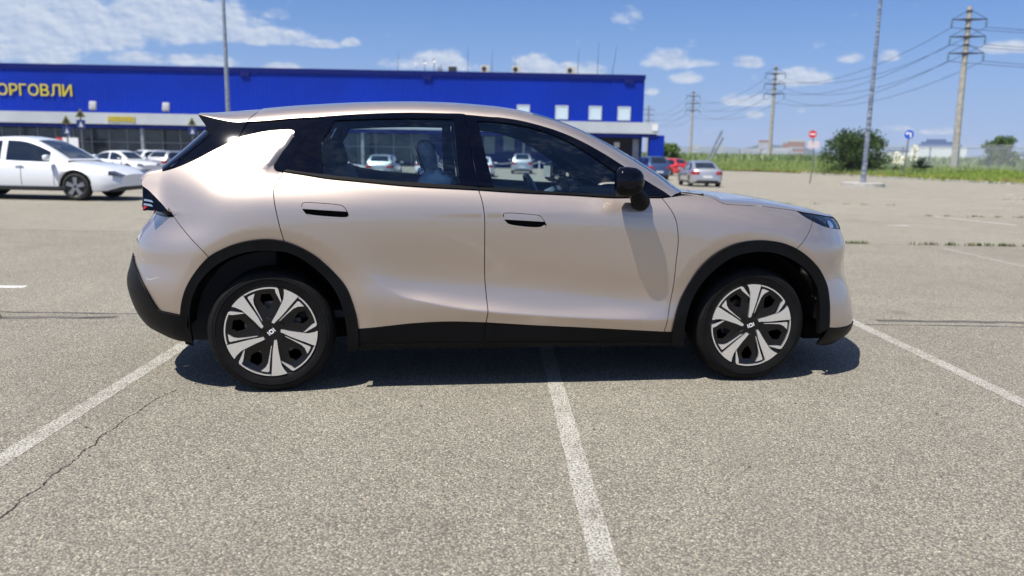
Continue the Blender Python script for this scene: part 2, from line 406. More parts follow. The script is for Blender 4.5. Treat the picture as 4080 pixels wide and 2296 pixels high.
def Ylow(x,z):
    x=np.asarray(x,float); z=np.asarray(z,float); sh=np.broadcast(x,z).shape
    x=np.broadcast_to(x,sh).ravel(); z=np.broadcast_to(z,sh).ravel()
    xx=np.clip(x,-2.0,1.95)
    Zk=np.stack([f(xx) for f in _fz]); Yk=np.stack([f(xx) for f in _fy]); n=len(Zk)
    h=np.diff(Zk,axis=0); s=np.diff(Yk,axis=0)/h
    # natural cubic along z: Thomas
    a=h[:-1]; b=2*(h[:-1]+h[1:]); c=h[1:]; d=6*(s[1:]-s[:-1]); m=n-2
    cp=np.zeros_like(b); dp=np.zeros_like(b); cp[0]=c[0]/b[0]; dp[0]=d[0]/b[0]
    for i in range(1,m):
        w=b[i]-a[i]*cp[i-1]; cp[i]=c[i]/w; dp[i]=(d[i]-a[i]*dp[i-1])/w
    M=np.zeros((n,len(x)))
    for i in range(m-1,-1,-1): M[i+1]=dp[i]-(cp[i]*M[i+2] if i<m-1 else 0)
    zc=np.clip(z,Zk[0],Zk[-1])
    i=np.clip((zc[None,:]>=Zk).sum(0)-1,0,n-2); j=np.arange(len(x))
    hh=h[i,j]; A=Zk[i+1,j]-zc; B=zc-Zk[i,j]
    y=(M[i,j]*A**3+M[i+1,j]*B**3)/(6*hh)+(Yk[i,j]/hh-M[i,j]*hh/6)*A+(Yk[i+1,j]/hh-M[i+1,j]*hh/6)*B
    y=y-1.15*np.maximum(z-Zk[-1],0)
    y=y-_DX(np.where(x<0,np.minimum(x-_XR(z),-.9),np.maximum(x-_XF(z),.9)))
    t=(z-_ZC(x))/.085; t=np.where(t>0,np.sqrt(t*t+.006)-.0775,0); y=y-np.clip(_AC(x),0,None)*np.e*t*np.exp(-t)*(np.abs(x)<1.15)
    for cx,cz,R in ARCH:   # bevel round the wheel arch: faces the wheel
        r=np.hypot(x-cx,np.maximum(z-cz,0)*1.0); q=np.clip((R+.062-r)/.012,0,None)
        q=np.where(q<1,q*q/2,q-.5)*.012
        zz=np.clip((z-.20)/.22,0,1); y=y-.20*np.minimum(q,.08)*zz*zz*(3-2*zz)
    return y.reshape(sh)
def Yup(x,z):
    dz=np.asarray(z,float)-1.12
    return _YB(x)-.36*dz-.36*dz*np.abs(dz)
def S(x,z):
    x=np.asarray(x,float); z=np.asarray(z,float)
    lo=Ylow(x,z); up=Yup(x,z)
    k=np.interp(x,[-2.2,-1.7,-1.25,-1.1,1.0],[.10,.09,.07,.02,.012])
    w=np.clip((1.05-x)/.1,0,1)*np.clip((x+2.3)/.1,0,1)
    both=smax(lo,up,k)
    return np.where((w>0)&(z>.98),lo*(1-w)+both*w,lo)
def SN(x,z,e=.004):
    """outward normal for the +y side"""
    dx=(S(x+e,z)-S(x-e,z))/(2*e); dz=(S(x,z+e)-S(x,z-e))/(2*e)
    n=np.stack([-dx,np.ones_like(dx),-dz],-1)
    return n/np.linalg.norm(n,axis=-1,keepdims=True)

def xend_r(z): return -2.205+_XR(z)
def xend_f(z): return 2.11+_XF(z)
# outlines of the car's panels in the side view: (x forward, z up), metres
PL={
 'spoiler_top':[(-1.774,1.502),(-1.748,1.508),(-1.666,1.512),(-1.467,1.524)],
 'spoiler_seam':[(-1.467,1.524),(-1.49,1.487),(-1.502,1.464),(-1.546,1.377)],
 'spoiler_bot':[(-1.502,1.464),(-1.55,1.459),(-1.602,1.463),(-1.686,1.478),(-1.731,1.488),(-1.774,1.498)],
 'roof_sil':[(-1.467,1.524),(-1.315,1.538),(-1.079,1.56),(-1.041,1.565),(-0.805,1.575),(-0.506,1.583),(-0.263,1.577),(-0.079,1.559),(0.046,1.537),(-0.002,1.563),(0.117,1.539),(0.235,1.504),(0.353,1.459),(0.441,1.417),(0.53,1.369),(0.649,1.3),(0.77,1.226),(0.869,1.162),(0.944,1.103),(0.952,1.089)],
 'rail':[(-1.502,1.464),(-1.428,1.469),(-1.254,1.487),(-1.115,1.497),(-1.117,1.497),(-0.98,1.51),(-0.804,1.523),(-0.626,1.531),(-0.447,1.532),(-0.308,1.528),(-0.144,1.517),(-0.125,1.517),(-0.007,1.503),(0.111,1.477),(0.229,1.442),(0.346,1.394),(0.464,1.332),(0.582,1.261),(0.702,1.187),(0.82,1.116),(0.856,1.088)],
 'fin':[(-1.944,1.189),(-1.902,1.2),(-1.843,1.221),(-1.757,1.26),(-1.674,1.306),(-1.619,1.336),(-1.546,1.377),(-1.481,1.396),(-1.395,1.415),(-1.315,1.424),(-1.263,1.425),(-1.244,1.415),(-1.247,1.395),(-1.271,1.348),(-1.302,1.302),(-1.332,1.253),(-1.345,1.231),(-1.344,1.217),(-1.327,1.204),(-1.293,1.198)],
 'fin_in':[(-1.243,1.41),(-1.304,1.336),(-1.357,1.284),(-1.383,1.249),(-1.383,1.233),(-1.361,1.211),(-1.327,1.203)],
 'rglass_edge':[(-1.696,1.393),(-1.765,1.328),(-1.848,1.258),(-1.938,1.189)],
 'spoil_under':[(-1.775,1.491),(-1.742,1.45),(-1.696,1.393)],
 'door_frame_seam':[(-1.115,1.496),(-1.286,1.2)],
 'rglass':[(-1.029,1.478),(-1.059,1.422),(-1.095,1.363),(-1.098,1.311),(-1.083,1.186),(-0.745,1.158),(-0.351,1.137),(-0.364,1.301),(-0.373,1.499),(-0.567,1.499),(-0.804,1.491)],
 'belt_bot':[(-1.293,1.198),(-1.181,1.183),(-1.065,1.166),(-0.915,1.153),(-0.63,1.131),(-0.252,1.115),(-0.029,1.103),(0.264,1.092),(0.503,1.08),(0.625,1.081),(0.855,1.085)],
 'belt_top':[(-1.272,1.209),(-1.198,1.199),(-1.083,1.186),(-0.745,1.158),(-0.351,1.137),(-0.251,1.132),(-0.164,1.127),(0.147,1.111),(0.325,1.101),(0.518,1.096)],
 'bseam_up':[(-0.311,1.522),(-0.305,1.455),(-0.276,1.279),(-0.251,1.129)],
 'bseam_low':[(-0.249,1.112),(-0.231,1.05),(-0.22,0.964),(-0.219,0.925),(-0.217,0.791),(-0.212,0.632),(-0.203,0.531),(-0.197,0.445),(-0.205,0.383),(-0.219,0.268)],
 'fglass':[(-0.242,1.493),(-0.225,1.406),(-0.196,1.264),(-0.164,1.127),(0.147,1.111),(0.325,1.101),(0.518,1.096),(0.535,1.223),(0.459,1.274),(0.371,1.331),(0.284,1.381),(0.197,1.421),(0.085,1.456),(-0.009,1.475),(-0.127,1.488)],
 'fseam':[(0.8,1.079),(0.839,1.02),(0.864,0.967),(0.878,0.893),(0.882,0.831),(0.876,0.734),(0.869,0.557),(0.848,0.417),(0.833,0.307),(0.827,0.252)],
 'rseam':[(-1.293,1.195),(-1.311,1.157),(-1.328,1.129),(-1.332,1.102),(-1.329,1.059),(-1.316,0.987),(-1.286,0.84)],
 'bump_seam':[(-1.871,0.951),(-1.699,0.789),(-1.671,0.754)],
 'tail':[(-2.08,1.134),(-2.059,1.117),(-2.015,1.084),(-1.972,1.046),(-1.92,0.998),(-1.871,0.951),(-1.937,0.946),(-2.049,0.932),(-2.197,0.923)],
 'rear_sil':[(-1.956,1.186),(-2.09,1.148),(-2.077,1.077),(-2.203,0.939),(-2.195,0.907),(-2.195,0.865),(-2.239,0.791),(-2.259,0.753),(-2.26,0.736),(-2.256,0.69),(-2.163,0.679),(-2.209,0.609),(-2.309,0.505),(-2.296,0.408),(-2.275,0.339),(-2.263,0.314),(-2.078,0.323),(-1.996,0.285),(-1.9,0.28),(-1.759,0.267)],
 'rbump_line':[(-2.162,0.677),(-2.095,0.641),(-2.033,0.562),(-1.983,0.48),(-1.959,0.451),(-1.905,0.444),(-1.84,0.434)],
 'rbump_clad_r':[(-1.789,0.431),(-1.789,0.328),(-1.786,0.279),(-1.76,0.269)],
 'arch_r_out':[(-1.84,0.434),(-1.827,0.5),(-1.799,0.581),(-1.752,0.661),(-1.671,0.754),(-1.582,0.804),(-1.495,0.834),(-1.409,0.848),(-1.352,0.849),(-1.283,0.839),(-1.21,0.81),(-1.125,0.758),(-1.039,0.678),(-0.968,0.587),(-0.937,0.507),(-0.916,0.417),(-0.908,0.355),(-0.908,0.268)],
 'arch_r_in':[(-1.789,0.431),(-1.78,0.488),(-1.753,0.569),(-1.707,0.643),(-1.634,0.713),(-1.539,0.765),(-1.441,0.789),(-1.354,0.792),(-1.269,0.783),(-1.183,0.74),(-1.098,0.666),(-1.029,0.58),(-0.986,0.473),(-0.972,0.39),(-0.965,0.287),(-0.966,0.234)],
 'sill_bot':[(-0.966,0.234),(-0.618,0.239),(-0.211,0.238),(0.4,0.234),(0.957,0.226)],
 'sill_line':[(-0.908,0.268),(-0.618,0.269),(-0.212,0.268),(0.397,0.258),(0.827,0.252)],
 'paint_bot':[(-0.904,0.354),(-0.783,0.366),(-0.618,0.383),(-0.418,0.391),(-0.205,0.383),(0.06,0.363),(0.39,0.343),(0.832,0.314),(0.881,0.311)],
 'arch_f_out':[(0.881,0.311),(0.894,0.415),(0.935,0.534),(0.99,0.641),(1.055,0.726),(1.136,0.79),(1.234,0.832),(1.343,0.848),(1.426,0.846),(1.518,0.831),(1.605,0.799),(1.7,0.737),(1.781,0.661),(1.837,0.57),(1.857,0.469),(1.863,0.396),(1.868,0.317)],
 'arch_f_in':[(0.957,0.226),(0.952,0.371),(0.979,0.485),(1.03,0.591),(1.102,0.677),(1.197,0.748),(1.282,0.776),(1.385,0.786),(1.501,0.768),(1.607,0.724),(1.707,0.649),(1.768,0.559),(1.79,0.471),(1.796,0.397),(1.799,0.286)],
 'hood_seam':[(1.129,1.077),(1.153,1.06),(1.18,1.051),(1.296,1.045),(1.417,1.038),(1.54,1.025),(1.662,1.01)],
 'hood_sil':[(0.954,1.099),(1.071,1.102),(1.204,1.096),(1.367,1.085),(1.531,1.064),(1.659,1.042),(1.783,1.017),(1.855,0.998),(1.967,0.965)],
 'headlight':[(1.661,1.009),(1.688,0.984),(1.748,0.952),(1.841,0.918),(1.988,0.879),(1.965,0.929),(1.951,0.966),(1.826,0.985),(1.717,1.0)],
 'front_sil':[(1.991,0.882),(2.252,0.81),(2.326,0.765),(2.325,0.712),(2.325,0.637),(2.319,0.554),(2.048,0.561),(2.101,0.535),(2.103,0.491),(2.084,0.417),(2.084,0.335),(2.157,0.288),(2.146,0.271),(2.029,0.25),(1.904,0.227),(1.795,0.219)],
 'fbump_bot':[(1.869,0.315),(1.954,0.31),(2.041,0.31),(2.082,0.328)],
 'fbump_seam':[(1.724,0.903),(1.601,0.799)],
 'mirror':[(0.535,1.223),(0.561,1.238),(0.605,1.244),(0.655,1.236),(0.697,1.207),(0.719,1.167),(0.72,1.138),(0.694,1.115),(0.626,1.087),(0.522,1.083),(0.522,1.131)],
 'mirror_base':[(0.618,1.075),(0.608,1.056),(0.617,1.031),(0.665,1.025),(0.709,1.037),(0.725,1.054),(0.722,1.076),(0.713,1.093)],
 'handle_r':[(-1.19,1.027),(-1.182,1.043),(-1.147,1.045),(-1.009,1.036),(-0.975,1.028),(-0.953,1.0),(-0.946,0.978),(-0.953,0.964),(-0.981,0.96),(-1.136,0.97),(-1.163,0.983),(-1.185,1.01)],
 'handle_f':[(-0.12,0.981),(-0.116,0.993),(-0.091,0.997),(0.058,0.988),(0.087,0.983),(0.111,0.954),(0.124,0.926),(0.112,0.91),(-0.074,0.92),(-0.097,0.933),(-0.117,0.97)],
 'slot_r':[(-1.179,1.006),(-0.953,0.992),(-0.956,0.97),(-0.981,0.969),(-1.13,0.98),(-1.157,0.985)],
 'slot_f':[(-0.11,0.955),(0.114,0.943),(0.111,0.932),(0.088,0.92),(-0.068,0.931),(-0.094,0.939)],
 'scoop_top':[(-0.857,0.661),(-0.76,0.685),(-0.55,0.668),(-0.215,0.625),(0.06,0.575),(0.39,0.504)],
 'scoop_bot':[(-0.857,0.661),(-0.696,0.548),(-0.539,0.503),(-0.352,0.464),(-0.204,0.445),(0.056,0.421),(0.384,0.4)],
 'horizon_refl':[(-1.193,0.876),(-0.915,0.921),(-0.717,0.947),(-0.574,0.968),(-0.226,0.946)],
}
# ------------------------------------------------------------------ the ground
GY=.135   # the parking grid is turned this much against the car
UX=np.array([math.cos(GY),-math.sin(GY)]); VX=np.array([math.sin(GY),math.cos(GY)])
def uv(u,v,z=0): p=u*UX+v*VX; return (float(p[0]),float(p[1]),float(z))
def zg(v):
    t=min(1,max(0,(v-13)/37)); return -.58*t*t*(3-2*t)
def zxy(x,y): return zg(x*VX[0]+y*VX[1])
def asphalt_material(name,base=(.250,.235,.197),paint=None):
    """weathered asphalt with pale chippings; or worn road paint over it"""
    m=bpy.data.materials.new(name); m.use_nodes=True; N=NT(m.node_tree); b=N.n['Principled BSDF']
    tc=N.node('ShaderNodeTexCoord').outputs['Object']
    warp=N.node('ShaderNodeVectorMath',operation='ADD'); N.l.new(tc,warp.inputs[0])
    nw=N.node('ShaderNodeTexNoise'); nw.inputs['Scale'].default_value=90; N.l.new(tc,nw.inputs['Vector'])
    sc=N.node('ShaderNodeVectorMath',operation='SCALE'); N.l.new(nw.outputs['Color'],sc.inputs[0]); sc.inputs['Scale'].default_value=.006; N.l.new(sc.outputs[0],warp.inputs[1])
    def vor(scale):
        v=N.node('ShaderNodeTexVoronoi'); v.inputs['Scale'].default_value=scale; N.l.new(warp.outputs[0],v.inputs['Vector']); return v
    v1=vor(112); v2=vor(230)
    s1=N.node('ShaderNodeSeparateColor'); N.l.new(v1.outputs['Color'],s1.inputs[0]); s2=N.node('ShaderNodeSeparateColor'); N.l.new(v2.outputs['Color'],s2.inputs[0])
    k=lambda f:tuple(base[i]*f for i in range(3))
    stones=N.ramp(s1.outputs[0],[(0,k(.40)),(.16,k(.72)),(.45,k(1.02)),(.75,(base[0]*1.30,base[1]*1.27,base[2]*1.20)),(.93,k(1.55)),(1,k(2.1))])
    tint=N.mix(N.math('MULTIPLY',s1.outputs[1],.55),(1.05,.99,.90,1),(.94,1.01,1.06,1)); stones=N.mix(1.,stones,tint,'MULTIPLY')
    small=N.ramp(s2.outputs[0],[(0,k(.35)),(.4,k(.80)),(.8,k(1.1)),(1,k(1.7))])
    col=N.mix(N.smooth(s2.outputs[1],.45,.6),stones,small)
    gap=N.smooth(v1.outputs['Distance'],.42,.68); col=N.mix(N.math('MULTIPLY',gap,.68),col,(*k(.30),1))
    big=N.noise(tc,.35,5,.6); mid=N.noise(tc,2.3,4,.6)
    shade=N.math('ADD',.66,N.math('ADD',N.math('MULTIPLY',big,.36),N.math('MULTIPLY',mid,.32)))
    sv=N.node('ShaderNodeCombineColor'); [N.l.new(shade,sv.inputs[i]) for i in range(3)]
    col=N.mix(1.,col,sv.outputs[0],'MULTIPLY')
    sx=N.node('ShaderNodeSeparateXYZ'); N.l.new(tc,sx.inputs[0])
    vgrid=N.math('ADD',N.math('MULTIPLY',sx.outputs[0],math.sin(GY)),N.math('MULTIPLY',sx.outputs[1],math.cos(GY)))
    pale_steps=N.math('ADD',1.,N.math('ADD',N.math('MULTIPLY',N.math('GREATER_THAN',vgrid,.9),.09),N.math('ADD',N.math('MULTIPLY',N.math('GREATER_THAN',vgrid,6.92),.13),N.math('MULTIPLY',N.math('GREATER_THAN',vgrid,13.1),.10))))
    sl=N.node('ShaderNodeCombineColor'); N.l.new(pale_steps,sl.inputs[0]); N.l.new(pale_steps,sl.inputs[1]); N.l.new(N.math('ADD',pale_steps,.015),sl.inputs[2])
    col=N.mix(1.,col,sl.outputs[0],'MULTIPLY')   # paving gets paler in steps at the joints, going away from the car
    mp=N.node('ShaderNodeMapping'); mp.inputs['Rotation'].default_value=(0,0,.12); mp.inputs['Scale'].default_value=(1.6,.16,1); N.l.new(tc,mp.inputs[0])
    wear=N.smooth(N.noise(mp.outputs[0],1.1,5,.62),.50,.74); col=N.mix(N.math('MULTIPLY',wear,.20),col,(*k(.62),1))
    dr=N.node('ShaderNodeTexVoronoi'); dr.inputs['Scale'].default_value=.8; N.l.new(tc,dr.inputs['Vector'])
    ds=N.node('ShaderNodeSeparateColor'); N.l.new(dr.outputs['Color'],ds.inputs[0])
    drip=N.math('MULTIPLY',N.math('SUBTRACT',1.,N.smooth(N.math('ADD',dr.outputs['Distance'],N.math('MULTIPLY',N.noise(tc,9,3,.6),.10)),.07,.17)),N.math('GREATER_THAN',ds.outputs[0],.55))
    col=N.mix(N.math('MULTIPLY',drip,.42),col,(*k(.30),1))
    st=N.smooth(N.noise(tc,1.15,5,.65),.66,.76); col=N.mix(N.math('MULTIPLY',st,.5),col,(*k(.42),1))
    hgt=N.math('SUBTRACT',1.,v1.outputs['Distance'])
    if paint:
        w=N.math('ADD',N.math('MULTIPLY',N.noise(tc,5,6,.72),1.25),N.math('MULTIPLY',N.noise(tc,130,3,.6),.75))
        cov=N.math('MULTIPLY',N.smooth(w,.66,1.10),paint[1])
        cov=N.math('MULTIPLY',cov,N.math('SUBTRACT',1.,N.math('MULTIPLY',gap,.85)))
        col=N.mix(cov,col,(*paint[0],1))
    N.l.new(col,b.inputs['Base Color']); b.inputs['Roughness'].default_value=.88; b.inputs['Specular IOR Level'].default_value=.25
    bp=N.node('ShaderNodeBump'); bp.inputs['Strength'].default_value=.55; bp.inputs['Distance'].default_value=.004
    N.l.new(hgt,bp.inputs['Height']); N.l.new(bp.outputs[0],b.inputs['Normal'])
    return m
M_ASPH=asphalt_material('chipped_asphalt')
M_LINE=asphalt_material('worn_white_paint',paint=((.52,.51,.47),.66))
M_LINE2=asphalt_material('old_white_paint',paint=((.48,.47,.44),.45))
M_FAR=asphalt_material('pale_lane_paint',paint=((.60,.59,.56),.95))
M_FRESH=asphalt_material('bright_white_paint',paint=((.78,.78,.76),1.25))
M_TAR=mat('joint_filler',(.075,.070,.062),.9,var=(3,.5))
M_CRACK=mat('crack_dirt',(.020,.018,.016),.95)
M_SOIL=mat('field_soil',(.13,.16,.05),.95,var=(.25,.4))
M_CONC=mat('concrete',(.34,.33,.31),.85,var=(6,.22),bump=(60,.3,.004))
# car park: one sheet with the gentle fall towards the store
vv=np.r_[-16,np.linspace(-8,12,11),np.linspace(13,50,20),60,75,95,130]; uu=np.linspace(-110,60,12)
V=[uv(u,v,zg(v)) for u in uu for v in vv]
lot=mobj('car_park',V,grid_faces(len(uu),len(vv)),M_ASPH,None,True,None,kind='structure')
# land beyond, out to the horizon
R=2600
ter=[(-R,-300,-1.0),(R,-300,-1.0),(R,R,-4.),(-R,R,-4.)]
mobj('terrain',ter,[(0,1,2,3)],M_SOIL,None,True,None,kind='structure')
def strip(name,pts,w,m,z=.0015,parent=None,jag=0,step=None,kind='structure'):
    """flat painted band or joint lying a few millimetres above the ground"""
    P=[Vector((p[0],p[1],0)) for p in pts]
    if step:
        Q=[]
        for a,b in zip(P,P[1:]):
            n=max(1,int((b-a).length/step)); Q+=[a.lerp(b,i/n) for i in range(n)]
        P=Q+[P[-1]]
    V=[]
    for i,p in enumerate(P):
        t=(P[min(i+1,len(P)-1)]-P[max(i-1,0)]).normalized(); n=Vector((-t.y,t.x,0))
        ww=w/2*(1+jag*(random.random()-.5)); off=n*(jag*w*(random.random()-.5)*1.2)
        for s in (1,-1):
            q=p+off+n*s*ww; V.append((q.x,q.y,zxy(q.x,q.y)+z))
    o=mobj(name,V,[(2*i,2*i+1,2*i+3,2*i+2) for i in range(len(P)-1)],m,None,False)
    if kind: o['kind']=kind
    return o
ld=np.array([.115,1.]); ld/=np.linalg.norm(ld)
for k,(bx,by,m) in enumerate(((-2.125,.26,M_LINE),(.255,-.50,M_LINE),(2.94,.20,M_LINE))):
    b=np.array([bx,by]); strip('parking_line',[b-ld*4.6,b+ld*1.0],(.10,.092,.10)[k],m,step=.06,jag=.05)
for u in (6.6,9.3,12.0):
    strip('parking_line',[uv(u,1.4),uv(u,6.6)],.10,M_LINE2,step=.3,jag=.1)
strip('parking_line',[uv(9.97,13.05),uv(10.6,11.0)],.14,M_FAR,step=.3)
strip('parking_line',[uv(8.5,22.3),uv(26,22.4)],.16,M_FAR,step=.5)
strip('parking_line',[uv(10.6,25.7),uv(13.4,25.2),uv(17,26.6)],.16,M_FAR,step=.5)
strip('parking_line',[uv(18.4,25.9),uv(21.0,26.9),uv(27,27.6)],.16,M_FAR,step=.5)
arc=[uv(16.8,30.0),uv(20,30.4),uv(23.4,31.8),uv(25.2,34.5),uv(24.6,36.6),uv(21.6,38.6),uv(18.6,39.6)]
strip('island_marking',[p for p in crom(np.array(arc)[:,:2],.8)],.15,M_FAR)
strip('white_mark',[uv(7.62,10.43),uv(8.06,10.43)],.10,M_FRESH)
strip('white_mark',[uv(-4.85,1.99),uv(-4.46,2.01)],.11,M_FRESH)
strip('white_mark',[uv(-3.62,6.2),uv(-3.40,6.2)],.14,M_FRESH)
# expansion joints with weeds in them, and the long crack
JO=[(-24,.72,26,1.16,.035),(-24,6.85,40,7.0,.022),(-24,13.25,40,13.05,.03),(-20,17.6,40,17.4,.03),(-20,24.0,40,23.9,.03)]
for u0,v0,u1,v1,w in JO: strip('expansion_joint',[uv(u0,v0),uv(u1,v1)],w,M_TAR,z=.001,jag=.55,step=.18)
for a in ((uv(-4.9,.60),uv(-3.0,.76)),(uv(3.1,1.12),uv(9,1.2))): strip('joint_sealant',a,.07,M_TAR,z=.002,jag=.4,step=.15)
cr=[(-1.90,-.80),(-1.925,-.86),(-1.965,-.97),(-1.985,-1.10),(-1.99,-1.17),(-2.02,-1.27),(-2.025,-1.40),(-2.05,-1.50),(-2.035,-1.62),(-2.06,-1.68),(-2.05,-1.82),(-2.085,-1.95),(-2.07,-2.05),(-2.10,-2.15),(-2.095,-2.3),(-2.13,-2.42),(-2.12,-2.6),(-2.16,-2.8)]
strip('crack',cr[:8],.0055,M_CRACK,z=.001,jag=1.7,step=.013); strip('crack',cr[7:12],.007,M_CRACK,z=.001,jag=1.6,step=.013); strip('crack',cr[11:],.006,M_CRACK,z=.001,jag=1.7,step=.013)
strip('crack',[uv(5.5,3.2),uv(6.8,3.1),uv(8.3,3.35)],.008,M_CRACK,jag=1.3,step=.06)
strip('crack',[uv(5.2,11.6),uv(8.5,11.0),uv(11.2,9.4),uv(13.6,8.6)],.02,M_CRACK,jag=1.,step=.15)
strip('crack',[uv(12,15.4),uv(15.2,16.4),uv(18.8,16.2)],.03,M_CRACK,jag=1.,step=.2)
M_WEED=mat('weed_green',(.085,.105,.03),.8); M_WEED2=mat('dry_weed',(.15,.13,.06),.85)
mb=MB()
def weed_at(p,h,n,spread):
    for _ in range(n):
        a=random.random()*6.28; r=random.random()*spread; x=p[0]+r*math.cos(a); y=p[1]+r*math.sin(a)*.5; z=zxy(x,y)
        d=random.random()*6.28; l=h*(.5+random.random()*.7); k=random.random()*.7
        w=.006+.012*h*2
        mb.add([(x-w*math.sin(d),y+w*math.cos(d),z),(x+w*math.sin(d),y-w*math.cos(d),z),(x+l*k*math.cos(d),y+l*k*math.sin(d),z+l)],[(0,1,2)])
for u,n in ((5.35,70),(5.5,60),(6.45,40),(6.65,40),(7.0,60),(7.15,50),(7.45,90),(7.7,90),(7.85,70),(8.15,30),(8.4,20),(9.6,20),(10.0,60),(10.2,40),(11.3,25)):
    for _ in range(3): weed_at(uv(u+random.uniform(-.12,.12),6.93+random.uniform(0,.05)),.055,n//4,.09)
for u in (9.9,10.3,10.9,11.15,11.5,12.0,12.3,12.5,13.0,13.7,14.8,15.3,16.1): weed_at(uv(u,13.12),.06,16,.16)
for u in (9.8,10.3,11.1,18.5,19.2,8.2,8.9): weed_at(uv(u,17.48 if u<15 else 23.9),.06,14,.2)
for u in (-4.6,-4.3,-4.1,-3.9): weed_at(uv(u,.66),.05,14,.08)
o=mb.build('weeds',M_WEED,None,smooth=False); lab(o,'tufts of weed growing along the joints in the asphalt','weeds',kind='stuff')
# loose grit and one scrap of paper
mb=MB()
for _ in range(150):
    x=random.uniform(-3.2,4.2); y=random.uniform(-3.6,1.8); r=random.uniform(.003,.009)
    mb.add([(x+r,y,.001),(x,y+r,.001),(x-r,y,.001),(x,y-r,.001),(x,y,r*.9)],[(0,1,4),(1,2,4),(2,3,4),(3,0,4)])
o=mb.build('grit',M_TAR,None,smooth=False); lab(o,'dark bits of grit lying on the asphalt','grit',kind='stuff')
# ------------------------------------------------------------------ the blue store
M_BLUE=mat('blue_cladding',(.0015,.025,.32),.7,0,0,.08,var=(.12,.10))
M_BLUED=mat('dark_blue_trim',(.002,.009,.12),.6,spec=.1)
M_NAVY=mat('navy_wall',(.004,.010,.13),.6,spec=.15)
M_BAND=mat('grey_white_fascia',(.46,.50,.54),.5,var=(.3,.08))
M_WIN=mat('pale_window',(.50,.60,.64),.25,0,.3)
M_YEL=mat('yellow_letter',(.58,.47,.015),.4)
M_STEEL=mat('galvanised_steel',(.33,.36,.40),.45,.6,var=(3,.2))
M_DGLASS=mat('dark_shopfront_glass',(.035,.055,.075),.12,0,.3,var=(.5,.5))
M_SHOP=mat('shopfront_interior',(.10,.13,.15),.7,var=(.7,.6))
M_SIGNW=mat('white_panel',(.75,.76,.78),.5); M_SIGNR=mat('red_panel',(.55,.03,.03),.5); M_SIGNB=mat('blue_sign',(.008,.09,.50),.4); M_SIGNY=mat('yellow_sign',(.27,.25,.06),.5)
M_UNIT=mat('rooftop_unit_beige',(.55,.53,.47),.6); M_DKGREY=mat('dark_grey_metal',(.045,.047,.05),.5,.3)
BV=85.0; BZ=-.6
store=empty('store_building',uv(-20,BV,BZ)); lab(store,'long blue metal-clad store with pale canopy band, yellow letters and small white windows','building')
def kid(o,par):
    """parent without moving"""
    o.parent=par; o.matrix_parent_inverse=par.matrix_world.inverted() if par.location.length==0 else Matrix.Translation(par.location).inverted()
    return o
def ubox(mb,u0,u1,v0,v1,z0,z1):
    c=[uv(u,v,z) for z in (z0,z1) for v in (v0,v1) for u in (u0,u1)]
    return mb.add(c,[(0,2,3,1),(4,5,7,6),(0,1,5,4),(2,6,7,3),(0,4,6,2),(1,3,7,5)])
U0,U1=-80.,15.05
def part(name,m,fn,par=store,**kw):
    mb=MB(); fn(mb); o=mb.build(name,m,None,smooth=False,**kw); return kid(o,par)
# upper wall: trapezoid-ribbed sheet, one long piece of relief
def ribs(mb):
    us=[];ds=[]; u=U0
    while u<U1-.01:
        for du,d in ((0,0),(.34,0),(.38,.012),(.50,.012)):
            if u+du<U1: us.append(u+du); ds.append(d)
        u+=.54
    us.append(U1); ds.append(0)
    V=[]
    for a,d in zip(us,ds):
        for z in (4.6,9.40): V.append(uv(a,BV-d,z))
    mb.add(V,[(2*i,2*i+2,2*i+3,2*i+1) for i in range(len(us)-1)])
part('upper_wall',M_BLUE,ribs)
part('end_wall',M_BLUE,lambda mb:ubox(mb,U1-.3,U1,BV+.01,BV+60,BZ,9.4))
part('back_and_roof',M_BLUED,lambda mb:ubox(mb,U0,U1-.35,BV+.4,BV+60,9.0,9.3))
part('parapet_trim',M_BLUED,lambda mb:ubox(mb,U0,U1+.06,BV-.16,BV+.3,9.40,9.92))
for u in (-70.5,-29.5,-9.2,13.3): part('trim_bracket',M_NAVY,lambda mb:ubox(mb,u-.5,u+.5,BV-.22,BV-.05,9.0,9.45))
# canopy band over the shopfront and its underside
CV=BV-3.2
part('canopy_fascia',M_BAND,lambda mb:ubox(mb,U0,16.2,CV-.12,CV,3.42,4.62))
part('canopy_roof',M_BAND,lambda mb:ubox(mb,U0,16.2,CV+.003,BV,4.45,4.60))
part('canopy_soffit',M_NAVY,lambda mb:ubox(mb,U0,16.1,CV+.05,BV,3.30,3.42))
part('canopy_under_trim',M_BLUED,lambda mb:ubox(mb,U0,16.1,CV-.04,CV+.05,3.02,3.40))
part('fascia_badge',M_SIGNW,lambda mb:ubox(mb,15.55,16.15,CV-.20,CV-.121,3.75,4.40))
def shop(mb):
    ubox(mb,U0,-9.0,BV+.6,BV+.7,BZ,3.3)
part('shop_interior',M_SHOP,shop)
for i,u in enumerate(np.arange(-79,-9,2.0)):
    w=part('shop_window',M_DGLASS,lambda mb:ubox(mb,u+.04,u+1.96,BV-.02,BV+.02,BZ+.45,2.95))
    fr=MB(); ubox(fr,u-.04,u+.04,BV-.07,BV+.05,BZ,3.0); ubox(fr,u+.04,u+1.96,BV-.06,BV+.04,1.5,1.57); o=fr.build('window_frame',M_STEEL,None,smooth=False); kid(o,w)
part('shop_plinth',M_DKGREY,lambda mb:ubox(mb,U0,-9.0,BV-.03,BV+.03,BZ,BZ+.44))
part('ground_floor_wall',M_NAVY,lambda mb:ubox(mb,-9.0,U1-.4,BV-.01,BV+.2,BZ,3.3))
part('corner_pier',M_BLUE,lambda mb:ubox(mb,15.35,16.95,CV+.06,CV+1.0,BZ,3.29))
part('entrance_recess',mat('dark_recess',(.006,.007,.012),.8),lambda mb:ubox(mb,9.6,13.8,BV-.06,BV-.02,BZ,3.0))
